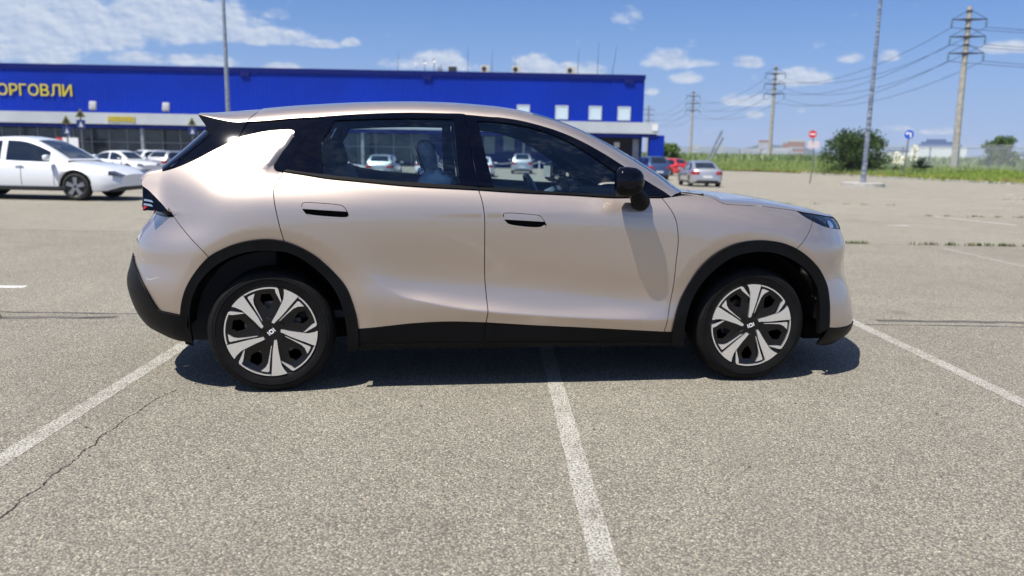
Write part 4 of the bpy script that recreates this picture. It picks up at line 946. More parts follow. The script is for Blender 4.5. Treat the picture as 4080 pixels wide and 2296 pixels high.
for i in range(len(edge)-1):
    for _ in range(45):
        t=rg.random(); p=edge[i]*(1-t)+edge[i+1]*t; n_=np.array([-(edge[i+1]-edge[i])[1],(edge[i+1]-edge[i])[0]]); n_/=np.linalg.norm(n_)+1e-6
        q=p-n_*(rg.random()**1.3*3.0)*(1 if inside((p-n_*.5)[None],E_ALL)[0] else -1); l=.22+.36*rg.random(); a=rg.random()*6.28; b=rg.random()*6.28; w=.07; zq=zf(q)-.02
        mb.add([(q[0]-w*math.cos(b),q[1]-w*math.sin(b),zq),(q[0]+w*math.cos(b),q[1]+w*math.sin(b),zq),(q[0]+l*math.cos(a),q[1]+l*math.sin(a),zq+l*.8)],[(0,1,2)])
o=mobj('dry_grass',mb.v,mb.f,M_GRASSD,None,False); lab(o,'dry brown grass along the edge of the asphalt','grass',kind='stuff')
# bright bushy leaves in the field near the kerb
# far town and warehouse
M_TOWNW=mat('hazy_town_white',(.36,.38,.43),.7,var=(.05,.15)); M_TOWNB=mat('hazy_town_brick',(.28,.16,.14),.7); M_TOWNG=mat('hazy_town_grey',(.30,.34,.42),.7); M_WHS=mat('warehouse_white',(.66,.69,.73),.5); M_WHB=mat('warehouse_blue',(.08,.12,.24),.5); M_HILL=mat('far_hill',(.13,.17,.20),.9)  # distance haze is put into the town colours
def block(name,az,d,w,h,m,label,cat,z=-4.,roof=None,wins=0,group=None,dep=None,base=0):
    p=at_az(az,d,z); a=math.radians(az); e=empty(name,p); lab(e,label,cat,group)
    R=Matrix.Rotation(-a,3,'Z'); dp=dep or w*.5
    mb=MB(); mb.box(Vector(p)+Vector((0,0,base+h/2)),(w,dp,h),rot=R); kid(mb.build('wall',m,None,smooth=False),e)
    if roof: mb=MB(); mb.box(Vector(p)+Vector((0,0,base+h+h*.06)),(w*1.03,dp*1.03,h*.12),rot=R); kid(mb.build('roof',roof,None,smooth=False),e)
    if wins:
        mb=MB()
        for j in range(wins):
            zz=base+h*(.15+.75*j/wins); mb.box(Vector(p)+R@Vector((0,-dp/2-.05,zz+h*.04)),(w*.86,.1,h*.30/wins),rot=R)
        kid(mb.build('window_band',M_TOWNG,None,smooth=False),e)
    return e
block('warehouse',36.05,420,23,9.4,M_WHS,'long white warehouse with stepped dark blue roof beyond the railing','warehouse',-3.,None,0,dep=30)
wh=[o for o in COL.objects if o.name.startswith('warehouse')][0]
for k,(du,w,h) in enumerate(((0,19,1.2),(-.5,13,2.4),(-1,8,3.5))):
    a=math.radians(36.05); p=Vector(at_az(36.05,420,-3.)); R=Matrix.Rotation(-a,3,'Z'); mb=MB(); mb.box(p+R@Vector((du,-1-.3*k,9.4+h/2+.02)),(w,22,h),rot=R); kid(mb.build('roof_step',M_WHB,None,smooth=False),wh)
for k in range(4):
    a=math.radians(36.05); p=Vector(at_az(36.05,420,-3.)); R=Matrix.Rotation(-a,3,'Z'); mb=MB(); mb.box(p+R@Vector((-8+5*k,-15.2,2.2)),(2.,.3,4.)); kid(mb.build('loading_door',M_WHB,None,smooth=False),wh)
block('warehouse',33.9,430,11,6.4,M_WHS,'lower white warehouse wing left of the stepped roof','warehouse',-3.,M_WHB,0,dep=20,base=1)
block('warehouse',40.4,420,12,6.,M_WHS,'white shed at the right edge beyond the small tree','warehouse',-3.,M_WHB,0,dep=20)
rg=np.random.default_rng(21)
for i,(az,w,h,m,rf,lbl) in enumerate(((25.55,11,16,M_TOWNW,M_TOWNB,'pale apartment block with red roof left of the second power pole'),(27.55,14,17,M_TOWNB,M_TOWNW,'brick-red block beside the second power pole'),(27.0,8,15,M_TOWNB,M_TOWNG,'brick tower just left of the no-entry sign'),(26.7,16,10,M_TOWNW,None,'low white block left of the no-entry sign'),(24.6,16,9,M_TOWNW,None,'low white building in the middle of the far town'),(25.0,12,8.5,M_TOWNB,None,'low orange-roofed house in the far town'),(23.3,13,10,M_TOWNG,None,'grey block of the far town right of the leaning posts'),(22.6,8,12,M_TOWNW,None,'narrow white tower of the far town'),(21.6,12,10.5,M_TOWNG,None,'grey block of the far town above the silver saloon'),(20.9,10,12,M_TOWNW,None,'white tower of the far town behind the third power pole'),(19.9,13,9,M_TOWNG,None,'grey block of the far town left of the third power pole'),(26.2,22,7,M_TOWNW,None,'long low white hall in front of the brick tower'))):
    block('town_block',az,900,w*1.25,h*.95+4,m,lbl,'building',-4.,rf,3,'far town blocks')
mb=MB(); n=80; V=[]
for i in range(n+1):
    az=-40+95*i/n; d=2000; p=at_az(az,d,-6); hh=14+10*math.sin(i*.37)+6*math.sin(i*1.13+1)+4*math.sin(i*2.9); V+=[p,(p[0],p[1],hh),(at_az(az,d+500,-6))]
F=[]
for i in range(n): F+=[(3*i,3*i+3,3*i+4,3*i+1),(3*i+1,3*i+4,3*i+5,3*i+2)]
mobj('hills',V,F,M_HILL,None,False,kind='structure')
# two leaning posts out in the field
for az,h,ln,lb in ((21.5,5.1,2.2,'taller of two leaning posts sticking up from the field'),(21.7,4.2,2.0,'shorter of two leaning posts sticking up from the field')):
    p=at_az(az,112,GZ); mb=MB(); d=pix_dir(az+90); mb.tube([p,(p[0]+d[0]*ln,p[1]+d[1]*ln,p[2]+h)],[.10,.16],8); lab(mb.build('leaning_post',M_GALV,None),lb,'post','leaning posts in the field')
# air between here and the town
hz=bpy.data.materials.new('haze'); hz.use_nodes=True; N=NT(hz.node_tree); N.n.clear(); o=N.node('ShaderNodeOutputMaterial'); v=N.node('ShaderNodeVolumePrincipled'); v.inputs['Density'].default_value=.00016; v.inputs['Color'].default_value=(.75,.85,1,1); N.l.new(v.outputs[0],o.inputs['Volume'])
HAZE=hz
# ------------------------------------------------------------------ the other parked cars
M_CGLASS=mat('dark_car_glass',(.010,.016,.028),.05,0,.4); M_TYRE2=mat('tyre_black',(.012,.012,.012),.8); M_ALLOY=mat('grey_alloy',(.35,.36,.38),.3,.9); M_TRIM=mat('black_trim',(.015,.015,.017),.5)
M_TAILR=mat('tail_lamp_red',(.30,.010,.015),.15,0,.5); M_HEADL=mat('head_lamp',(.05,.06,.08),.1,.0,.5); M_PLATE=mat('number_plate',(.7,.7,.68),.5)
def cpaint(n,c,metal=.0,rough=.35): return mat(n,c,rough,metal,1.,.5,.03)
P_WHITE=cpaint('white_car_paint',(.72,.74,.77)); P_SILVER=cpaint('silver_car_paint',(.50,.51,.53),.7); P_GREYS=cpaint('grey_silver_paint',(.40,.44,.44),.6); P_BLUEC=cpaint('steel_blue_paint',(.05,.09,.20),.5); P_REDC=cpaint('red_car_paint',(.50,.025,.03))
SH={ # side outlines: deck line (x from rear 0 to front 1, z), roof line, belt height
 'sedan':dict(L=4.85,W=1.80,H=1.45,deck=[(0,.86),(.02,.98),(.10,1.00),(.22,.98),(.5,.935),(.70,.915),(.84,.845),(.94,.74),(1,.60)],roof=[(.115,1.00),(.20,1.20),(.31,1.39),(.43,1.45),(.55,1.415),(.655,1.20),(.755,.91)]),
 'hatch':dict(L=4.25,W=1.78,H=1.50,deck=[(0,.86),(.02,.98),(.10,1.02),(.22,1.02),(.5,.99),(.70,.97),(.84,.90),(.95,.74),(1,.58)],roof=[(.025,1.0),(.07,1.22),(.13,1.42),(.28,1.49),(.45,1.50),(.56,1.46),(.66,1.26),(.78,.96)]),
 'suv':dict(L=4.55,W=1.86,H=1.68,deck=[(0,.90),(.02,1.08),(.10,1.12),(.22,1.12),(.5,1.10),(.70,1.08),(.86,1.0),(.95,.86),(1,.68)],roof=[(.025,1.08),(.06,1.32),(.12,1.58),(.28,1.67),(.45,1.68),(.55,1.64),(.64,1.44),(.75,1.08)]),
}
PROTO={}
def build_car(kind,paint):
    d=SH[kind]; L,W,H=d['L'],d['W'],d['H']; root=empty('parked_car')
    dk=nspline([p[0] for p in d['deck']],[p[1] for p in d['deck']]); rf=nspline([p[0] for p in d['roof']],[p[1] for p in d['roof']])
    wr=.33 if kind!='suv' else .36; ax=(.185*L,.795*L if kind!='hatch' else .80*L)
    n=70; ts=np.unique(np.r_[np.linspace(0,1,n),[(a+s*(wr+.06)*f)/L for a in ax for s in (-1,1) for f in (.999,1.001)]])
    rows=[]
    for t in ts:
        x=t*L; e=min(t,1-t); tap=1-.26*max(0,(.10-e)/.10)**2.2; w=W/2*tap
        zb=.24+ (.10*max(0,(.06-e)/.06))
        for a in ax:
            dd=abs(x-a); R=wr+.06
            if dd<R: zb=max(zb,.32+math.sqrt(R*R-dd*dd))
        zt=float(dk(t)); zs=max(zb+.02,zt-.20)
        sec=[(w*.955,zb),(w*.985,zb+.25*(zs-zb)),(w,zb+.55*(zs-zb)),(w*.99,zs),(w*.955,zt-.09),(w*.88,zt-.03),(w*.72,zt-.004),(w*.4,zt+.015),(0,zt+.02)]
        rows.append([(x-L/2,y,z) for y,z in sec])
    G=np.array(rows); BG=G; M=G[:,::-1][:,1:].copy(); M[...,1]*=-1; G2=np.concatenate([G,M],1); nu,nv=G2.shape[:2]
    F=grid_faces(nu,nv)+[tuple(range(nv)),tuple((nu-1)*nv+j for j in range(nv-1,-1,-1))]
    V=G2.reshape(-1,3)
    body=mobj('body',V,F,paint,root,True,40); bm=bmesh.new(); bm.from_mesh(body.data); bmesh.ops.recalc_face_normals(bm,faces=bm.faces); bm.to_mesh(body.data); bm.free()
    mb=MB(); mb.box((0,0,.30),(L*.92,W*.80,.16)); mb.box((ax[0]-L/2,0,.5),(.7,W*.78,.5)); mb.box((ax[1]-L/2,0,.5),(.7,W*.78,.5)); mb.build('underbody',M_TRIM,root,smooth=False)
    # cabin
    r0,r1=d['roof'][0][0],d['roof'][-1][0]; tr=np.linspace(r0+.004,r1-.004,46); CG=[]
    us=[0,.08,.2,.4,.6,.8,.92,1.0]
    for t in tr:
        x=t*L-L/2; zb=float(dk(t))-.065; zr=max(zb+.01,float(rf(t))); k=min(1,(zr-zb)/(H-zb)); wb=W/2*.90*(1-.05*max(0,(t-.6)/.2)); wt=wb-.17*k-.02
        sec=[(wb+(wt-wb)*u**1.15,zb+(zr-.05*k-zb)*u) for u in us]+[(wt*.93,zr-.015*k),(wt*.75,zr+.004),(wt*.4,zr+.02*k),(0,zr+.025*k)]
        CG.append([(x,y,z) for y,z in sec])
    CG=np.array(CG); M=CG[:,::-1][:,1:].copy(); M[...,1]*=-1; C2=np.concatenate([CG,M],1)
    cab=mobj('cabin',C2.reshape(-1,3),grid_faces(*C2.shape[:2]),paint,root,True,50); bm=bmesh.new(); bm.from_mesh(cab.data); bmesh.ops.recalc_face_normals(bm,faces=bm.faces); bm.to_mesh(cab.data); bm.free()
    hgt=np.array([float(rf(t))-float(dk(t)) for t in tr]); hmax=hgt.max()
    # glass: windscreen and rear window follow the roof line where it slopes, side windows in between
    slope=np.gradient(np.array([float(rf(t)) for t in tr]),tr*L)
    def glasspiece(name,G,push):
        P=G.copy(); c=P.reshape(-1,3); 
        du=np.gradient(P,axis=0); dv=np.gradient(P,axis=1); N=np.cross(du,dv); N/=np.linalg.norm(N,axis=2)[...,None]+1e-9
        cen=np.array([0,0,.8]); sg=np.sign(((P-cen)*N).sum(2))[...,None]; P=P+N*sg*push
        return mobj(name,P.reshape(-1,3),grid_faces(*P.shape[:2]),M_CGLASS,cab,True,60)
    front=[i for i in range(len(tr)) if tr[i]>.5 and slope[i]<-.28]; rear=[i for i in range(len(tr)) if tr[i]<.4 and slope[i]>.30]
    full=C2[:,8:-8] if False else C2
    def top(idx): return np.concatenate([CG[idx][:,9:],CG[idx][:,9:-1][:,::-1]*np.array([1,-1,1])],1)
    if len(front)>4: glasspiece('windscreen',top(front[1:-1]),.006)
    if len(rear)>3: glasspiece('rear_window',top(rear[1:-1] if kind!='sedan' else rear[1:]),.006)
    xs=tr*L-L/2
    mid=[i for i in range(len(tr)) if hgt[i]>.42*hmax]
    i0,i1=mid[0],mid[-1]; ib=int(i0+.52*(i1-i0))
    for s in (1,-1):
        for a,b in ((i0,ib-1),(ib+1,i1)):
            G=CG[a:b+1,1:7].copy(); G[...,1]*=s; glasspiece('side_window',G,.006)
    # wheels
    for a in ax:
        for s in (1,-1):
            mb=MB(); y=s*(W/2-.02)
            mb.lathe([(wr*.66,-.02),(wr*.80,.005),(wr*.95,-.01),(wr,-.05),(wr,-.20),(wr*.8,-.22)],(0,0,0),'y',32); mb.v=[(a-L/2+q[0],y+s*q[1],wr+q[2]) for q in mb.v]; w=mb.build('wheel',M_TYRE2,root,angle=40)
            mb=MB(); mb.lathe([(0,-.045),(wr*.2,-.03),(wr*.6,-.035),(wr*.68,-.015),(wr*.68,-.1)],(0,0,0),'y',30); mb.v=[(a-L/2+q[0],y+s*q[1],wr+q[2]) for q in mb.v]; mb.build('rim_back',M_TRIM,w)
            for k in range(5):
                q=2*math.pi*k/5+.3; mb=MB(); mb.prism([(.03,-.035),(wr*.66,-.05),(wr*.66,.05),(.03,.035)],-.012,.012,lambda u,v,dd:(a-L/2+u*math.cos(q)-v*math.sin(q),y+s*(dd-.012),wr+u*math.sin(q)+v*math.cos(q))); mb.build('rim_spoke',M_ALLOY,w,smooth=False)
    for tseam,z0 in ((.37,.70),(.535,.30),(.70,.36)):
        i=int(np.argmin(abs(ts-tseam)))
        for s in (1,-1):
            V=[]
            for y,z in [(BG[i][j][1],BG[i][j][2]) for j in range(0,6)]:
                for dx in (-.006,.006): V.append((ts[i]*L-L/2+dx,s*(y+.003),max(z,z0)))
            mobj('door_seam',V,[(2*j,2*j+1,2*j+3,2*j+2) for j in range(5)],M_TRIM,body,False)
    for s in (1,-1):
        mb=MB(); mb.rbox((0,s*(W/2-.012),.285),(L*.50,.03,.09),.012); mb.build('sill_strip',M_TRIM,body)
    # lamps, plates, bumpers, mirrors
    def on_end(t,z0,z1,y0,y1,m,name,out,par=body,sides=(1,-1)):
        """patch on the front or rear face, wrapped onto the flank"""
        for s in sides:
            V=[]; ny,nz=12,5
            for i in range(ny):
                for j in range(nz):
                    y=y0+(y1-y0)*i/(ny-1); z=z0+(z1-z0)*j/(nz-1)
                    # find x where the body half width equals y at this end
                    if t<.5:
                        tt=np.linspace(0,.12,120)
                    else: tt=np.linspace(1,.88,120)
                    zt=np.array([float(dk(q)) for q in tt]); e=np.minimum(tt,1-tt); ww=W/2*(1-.26*np.maximum(0,(.10-e)/.10)**2.2)
                    ok=(ww>=y-1e-6)&(zt>=z+.005)
                    q=tt[np.argmax(ok)] if ok.any() else tt[-1]
                    V.append((q*L-L/2+out*(-1 if t<.5 else 1),s*(y+out*.6),z))
            mobj(name,V,grid_faces(ny,nz),m,par,True,None)
    hw=W/2
    ztail=float(dk(.015)); 
    on_end(0,ztail-.24,ztail-.06,hw*.50,hw*.985,M_TAILR,'tail_light',.006)
    on_end(1,.60 if kind!='suv' else .74,.70 if kind!='suv' else .88,hw*.50,hw*.93,M_HEADL,'head_light',.008)
    mb=MB(); mb.box((-L/2-.006,0,.60),(.012,.52,.12)); mb.build('number_plate',M_PLATE,body,smooth=False)
    mb=MB(); mb.rbox((-L/2+.02,0,.34),(.08,W*.66,.16),.03); mb.build('rear_diffuser',M_TRIM,body)
    mb=MB(); mb.rbox((L/2-.045,0,.36),(.07,W*.50,.12),.03); mb.build('front_grille',M_TRIM,body)
    for s in (1,-1):
        mb=MB(); mb.rbox((.185*L-.02,s*(W/2+.10),float(dk(.68))+.07),(.12,.19,.13),.045); mb.build('door_mirror',paint,root)
        for tt in (.40,.56): 
            mb=MB(); mb.rbox((tt*L-L/2-.15,s*(W/2+.0),.80 if kind!='suv' else .9),(.20,.03,.03),.01); mb.build('door_handle',paint,body)
    return root
def place(kind,paint,x,y,heading,label,group='cars parked in the background'):
    """heading: degrees, 0 = nose towards +x"""
    key=(kind,paint.name)
    if key not in PROTO:
        PROTO[key]=build_car(kind,paint); o=PROTO[key]
    else:
        src=PROTO[key]; o=src.copy(); COL.objects.link(o)
        for ch in list(src.children):
            c=ch.copy(); COL.objects.link(c); c.parent=o
            for g in list(ch.children): q=g.copy(); COL.objects.link(q); q.parent=c
    o.location=(x,y,zxy(x,y)); o.rotation_euler=(0,0,math.radians(heading)); lab(o,label,'car',group); return o
GD=math.degrees(-GY)   # heading of +u
def puv(kind,paint,u,v,h,label): p=uv(u,v); return place(kind,paint,p[0],p[1],GD+h,label)
p=uv(-11.45,14.15); place('sedan',P_WHITE,p[0],p[1],GD-2,'large white saloon side-on at the left edge, nose pointing right')
def pz(kind,paint,az,d,h,label):
    p=at_az(az,d); return place(kind,paint,p[0],p[1],h,label)
pz('sedan',P_WHITE,-18.1,56,-33,'white saloon behind the nose of the large white saloon')
pz('hatch',P_WHITE,-15.9,63,52,'white hatchback seen between the white saloon and the beige car')
pz('hatch',P_SILVER,-14.9,58,68,'pale silver hatchback half hidden behind the beige car\'s tail')
puv('hatch',P_GREYS,-7.75,44.5,90,'silver-grey hatchback seen from behind through the rear door window')
puv('sedan',P_WHITE,-6.0,56.0,88,'white saloon at the right of the silver-grey hatchback, behind the front seat')
pz('sedan',P_WHITE,-4.9,52,8,'white saloon whose nose shows at the left of the rear door window')
puv('sedan',P_WHITE,-1.95,54.0,90,'white saloon cut off by the door pillar in the front door window')
puv('suv',P_SILVER,1.15,64.0,90,'silver car seen from behind through the middle of the front door window')
puv('suv',P_BLUEC,10.6,54.5,100,'steel blue crossover behind the screen pillar of the beige car')
puv('hatch',P_REDC,14.2,66.5,125,'red hatchback beyond the silver saloon')
pz('sedan',P_SILVER,21.25,47.5,80,'silver saloon with red tail lamps standing in the open right of the bonnet')
# ------------------------------------------------------------------ the beige crossover in the foreground
def paint_mat(name,base,metal=.55,rough=.38,flake=True,coat=1.):
    m=mat(name,base,rough,metal,coat,.5,.02)
    if flake:
        N=NT(m.node_tree); b=m.node_tree.nodes['Principled BSDF']
        tc=N.node('ShaderNodeTexCoord').outputs['Object']
        v=N.node('ShaderNodeTexVoronoi'); v.inputs['Scale'].default_value=900; N.l.new(tc,v.inputs['Vector'])
        bw=N.node('ShaderNodeSeparateColor'); N.l.new(v.outputs['Color'],bw.inputs[0])
        b.inputs['Coat IOR'].default_value=1.7
        N.l.new(N.math('ADD',rough-.05,N.math('MULTIPLY',bw.outputs[0],.10)),b.inputs['Roughness'])
    return m
M_PAINT=paint_mat('champagne_paint',(.54,.452,.392),.86,.44)
M_GLOSS=mat('gloss_black',(.0015,.002,.006),.05,0,0,.26)
M_PLAS=mat('black_plastic',(.0025,.0028,.0038),.5,spec=.16,bump=(700,.12,.0006),var=(9,.25,.15))
M_PLAS2=mat('soft_black_plastic',(.0025,.0028,.0035),.55,spec=.14)
M_DARK=mat('dark_void',(.004,.004,.005),.9,spec=.1)
M_TYRE=mat('tyre_rubber',(.006,.006,.0065),.7,spec=.16,var=(14,.3,.15))
M_ALU=mat('machined_aluminium',(.93,.93,.94),.26,.85)
M_RIMB=mat('rim_black',(.004,.004,.006),.14,0,0,.4)
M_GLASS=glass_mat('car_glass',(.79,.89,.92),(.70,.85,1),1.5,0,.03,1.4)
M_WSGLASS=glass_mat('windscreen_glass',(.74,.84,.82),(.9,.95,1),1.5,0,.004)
M_SEAT=mat('dark_seat_fabric',(.018,.02,.026),.8)
M_FILM=mat('plastic_film',(.15,.20,.29),.18,0,.4,bump=(14,.6,.02))
M_BAG=mat('pale_plastic_bag',(.45,.60,.72),.3)
M_RED=mat('red_lens',(.35,.012,.012),.08,0,.8)
M_LAMPG=mat('lamp_chrome',(.75,.8,.88),.1,1.0)
M_LBAR=mat('lamp_light_guide',(.20,.26,.34),.3,.3)
M_DISC=mat('brake_steel',(.20,.19,.18),.4,1.0)
M_WHITE_EMB=mat('emblem_white',(.8,.8,.8),.4)

car=empty('parked_car'); lab(car,'champagne beige crossover parked side-on in the foreground, black cladding and two-tone wheels','car')
Y3=lambda pts:np.array([(x,float(S(np.array([x]),np.array([z]))[0]),z) for x,z in pts])
def rr(k,a=None,b=None): return PL[k][a:b]
bR=lambda z0,z1,n=8:[(float(xend_r(z)),float(z)) for z in np.linspace(z0,z1,n)]
bF=lambda z0,z1,n=8:[(float(xend_f(z)),float(z)) for z in np.linspace(z0,z1,n)]
AR=PL['arch_r_out']; AF=PL['arch_f_out']
def nearest(L,p): return min(range(len(L)),key=lambda i:(L[i][0]-p[0])**2+(L[i][1]-p[1])**2)
iR=nearest(AR,PL['rseam'][-1]); iB=nearest(AR,PL['bump_seam'][-1]); iF=nearest(AF,PL['fbump_seam'][-1])
RS=PL['rseam'][:-1]+[AR[iR]]; BS=[(-1.872,.952),PL['bump_seam'][1],AR[iB]]
FB=[(1.747,.952),(1.70,.90),AF[iF]]
BB=PL['belt_bot']; PL['tail']=[(-2.075,1.130),(-2.059,1.117),(-2.015,1.084),(-1.972,1.046),(-1.92,.999),(-1.872,.952),(-1.92,.949),(-1.97,.948)]; BL=PL['bseam_low']
belt_r=BB[:6]; belt_f=BB[5:11]
pb=PL['paint_bot']; pbr=pb[:5]; pbf=pb[4:8]
bsl_p=BL[:9]               # B seam on the paint, top to paint bottom
sl=PL['sill_line']; TL=PL['tail']; HL=PL['headlight']; FIN=PL['fin']
TTOP=(float(xend_r(1.141)),1.141)
tail_top=[TTOP]+TL[1:6]     # upper/forward edge of the rear lamp
tail_bot=[TL[5],TL[6],TL[7],(float(xend_r(.954)),.954)]
rb_line=[(float(xend_r(.705)),.705)]+PL['rbump_line'][1:]
def smth(t): t=np.clip(t,0,1); return t*t*(3-2*t)
FA,FBv=np.array([-1.236,1.42]),np.array([-1.386,1.238])   # line where the fin turns in
def sf_fin(x,z):
    x=np.asarray(x,float); z=np.asarray(z,float)
    d=FBv-FA; nrm=np.array([-d[1],d[0]])/np.hypot(*d); q=(x-FA[0])*nrm[0]+(z-FA[1])*nrm[1]
    q=np.where(nrm[0]<0,-q,q)
    lim=np.clip((z-1.195)/.03,0,1)
    return S(x,z)-.032*smth(q/.042)*lim
def sf_in(k): return lambda x,z:S(x,z)-k
def handle(door,out,slot,s):
    """flush pull handle: door skin has the opening; a flap above, a dark pocket and a lip below"""
    x0=min(p[0] for p in out); x1=max(p[0] for p in out)
    zl=lambda x:np.interp(x,[slot[0][0],slot[1][0]],[slot[0][1],slot[1][1]])
    up=[p for p in out if p[1]>zl(p[0])+.004]; up=sorted(up,key=lambda p:p[0])
    top=[(up[0][0],zl(up[0][0])+.002)]+up+[(up[-1][0],zl(up[-1][0])+.002)]
    panel('handle',[[top[0]]+up+[top[-1]],[top[-1],top[0]]],M_PAINT,door,s,.0036,.001,spacing=.03,thick=.010,step=.008)
    lo=[out[6],out[7],out[8],out[9],out[10]]; hi=[slot[5],slot[4],slot[3],slot[2]]
    panel('handle_lip',[lo,[lo[-1],hi[0]],hi,[hi[-1],lo[0]]],M_PAINT,door,s,.0006,-.003,spacing=.03,thick=.012,step=.008)
    panel('handle_pocket',[out+[out[0]]],M_DARK,door,s,-.006,0,sf=sf_in(.030),spacing=.05,thick=0,step=.01)
CREASE=[(x,float(_ZC(x))+d) for i,x in enumerate(np.arange(-.95,1.0,.009)) for j,d in enumerate((-.022,-.011,-.004,.002,.008,.015,.024,.036,.05,.066,.084,.105)) if (i+j)%2==0 or abs(d)<.012]
def side_of_car(s):
    near=s<0
    body=panel('rear_quarter',[RS,[AR[i] for i in range(iR,iB-1,-1)],BS[::-1],[TL[5],TL[4],TL[3],TL[2],TL[1],TTOP],[TTOP,(-2.03,1.168),FIN[0]],FIN[:18],FIN[17:]],M_PAINT,car,s,.0022,sf=sf_fin,spacing=.022)
    panel('rear_bumper',[BS,[AR[i] for i in range(iB,-1,-1)],rb_line[::-1],bR(.705,.954),tail_bot[::-1]],M_PAINT,body,s,.0022)
    hr=PL['handle_r']; hf=PL['handle_f']
    rd=panel('rear_door',[belt_r,bsl_p[:],pbr[::-1],[AR[i] for i in range(len(AR)-2,iR-1,-1)],RS[::-1]],M_PAINT,car,s,.0024,holes=[[hr+[hr[0]]]],spacing=.024,extra=CREASE)
    handle(rd,hr,PL['slot_r'],s)
    fd=panel('front_door',[belt_f[:-1]+[(.80,1.0815)],PL['fseam'][:8]+[pbf[-1]],pbf[::-1],bsl_p[::-1]],M_PAINT,car,s,.0024,holes=[[hf+[hf[0]]]],spacing=.024,extra=CREASE)
    handle(fd,hf,PL['slot_f'],s)
    fe=panel('front_fender',[PL['fseam'][:8]+[pbf[-1]],[pbf[-1],AF[0]],AF[:iF+1],FB[::-1],[HL[2],HL[1],HL[0]],PL['hood_seam'][::-1],[PL['hood_seam'][0],(1.05,1.092),(.955,1.098),(.856,1.088),(.80,1.0815)]],M_PAINT,car,s,.0022)
    panel('front_bumper',[FB,AF[iF:],[AF[-1],(1.965,.306),(float(xend_f(.30)),.30)],bF(.30,.882),[(float(xend_f(.882)),.882),HL[3],HL[2]]],M_PAINT,fe,s,.0022)
    panel('front_lip',[[AF[-1],(1.965,.306),(float(xend_f(.30)),.30)],bF(.30,.20),[(float(xend_f(.20)),.20),(1.95,.185),(1.815,.21)],[(1.815,.21),AF[-1]]],M_PLAS,fe,s,.001,.006)
    panel('front_bumper_vent',[[(1.93,.52),(2.02,.545)],[(2.02,.545),(2.055,.50),(2.06,.44)],[(2.06,.44),(2.0,.47),(1.93,.52)]],M_GLOSS,fe,s,0,.003) if False else None
    # headlamp and rear lamp
    hl=panel('headlight',[HL[:4]+[(float(xend_f(.884)),.884)],bF(.884,.945,4),[(float(xend_f(.945)),.945),HL[6],HL[7],HL[8],HL[0]]],M_GLOSS,fe,s,.001,-.004,spacing=.02)
    panel('headlight_projector',[[(1.885,.93),(1.905,.945),(1.93,.94),(1.945,.92),(1.935,.905),(1.905,.905),(1.885,.93)]],M_LAMPG,hl,s,0,.002,spacing=.012,step=.006,thick=.004)
    tl=panel('taillight',[tail_bot,bR(.954,1.1406,7),tail_top],M_GLOSS,body,s,.001,-.003,spacing=.02)
    LX=float(xend_r(1.02))+.004
    for z in (1.018,1.040):
        panel('light_bar',[[(LX,z),(-2.03,z),(-1.995,z-.005)],[(-1.995,z-.005),(-1.985,z-.017)],[(-1.985,z-.017),(-2.03,z-.010),(LX,z-.010)],[(LX,z-.010),(LX,z)]],M_LBAR,tl,s,0,.0015,spacing=.02,step=.006,thick=.003)
    panel('red_lens',[[(LX,1.006),(-2.0,.998)],[(-2.0,.998),(-1.955,.966)],[(-1.955,.966),(LX,.962)],[(LX,.962),(LX,1.006)]],M_RED,tl,s,0,.0015,spacing=.02,step=.006,thick=.003)
    # lower cladding
    rcl=PL['rbump_clad_r'][:3]
    panel('rear_bumper_cladding',[rb_line,[rb_line[-1],rcl[0]],rcl,[rcl[-1],(-1.90,.285),(-2.0,.31),(float(xend_r(.33)),.33)],bR(.33,.705)],M_PLAS,body,s,.001,.010)
    for arc_o,arc_i,own,c in ((AR,PL['arch_r_in'],body,(-1.365,.385)),(AF,PL['arch_f_in'],fe,(1.352,.385))):
        ce=[(-.906,.238)] if c[0]<0 else []; cs=[(.888,.230)] if c[0]>0 else []
        panel('wheel_arch_trim',[arc_o]+([[arc_o[-1],ce[0]],[ce[0],arc_i[-1]]] if ce else [[arc_o[-1],arc_i[-1]]])+[arc_i[::-1]]+([[arc_i[0],cs[0]],[cs[0],arc_o[0]]] if cs else [[arc_i[0],arc_o[0]]]),M_PLAS,own,s,-.001,.013,spacing=.03,thick=.03)
    panel('sill_cladding',[pbr+[bsl_p[-1]] if False else pbr,[bsl_p[-1],BL[9]],[BL[9],sl[1],sl[0]],[sl[0],AR[-2],pbr[0]]],M_PLAS2,rd,s,.0016,.004)
    panel('sill_cladding',[pbf,[pbf[-1],sl[3]],[sl[3],(.40,.259),BL[9]],[BL[9],bsl_p[-1]]],M_PLAS2,fd,s,.0016,.004)
    sb=PL['sill_bot']
    panel('sill_trim',[[(-.905,.2685),sl[1],sl[2],sl[3],(.886,.251)],[(.886,.251),(.886,.2275)],[(.886,.2275)]+sb[3:0:-1]+[(-.905,.2362)],[(-.905,.2362),(-.905,.2685)]],M_PLAS,car,s,.001,.008)
    panel('sill_end',[[pb[7],pb[8]],[pb[8],(.893,.252)],[(.893,.252),sl[3]],[sl[3],pb[7]]],M_PLAS2,car,s,.0006,.005)
    # greenhouse: black frames, moulding, glass
    bt=PL['belt_top']; rail=PL['rail']; bu=PL['bseam_up']; ds=PL['door_frame_seam']
    rg=PL['rglass']; fg=PL['fglass']
    rail_r=rail[3:10]; rail_f=[bu[0]]+rail[10:]
    rwin=[rg[0:4],rg[3:5],rg[4:7],rg[6:9],[rg[8],rg[9],rg[10],rg[0]]]
    fwin=[fg[0:4],fg[3:6]+[(.60,1.095)],[(.60,1.095),(.615,1.17)],[(.615,1.17)]+fg[8:]+[fg[0]]]
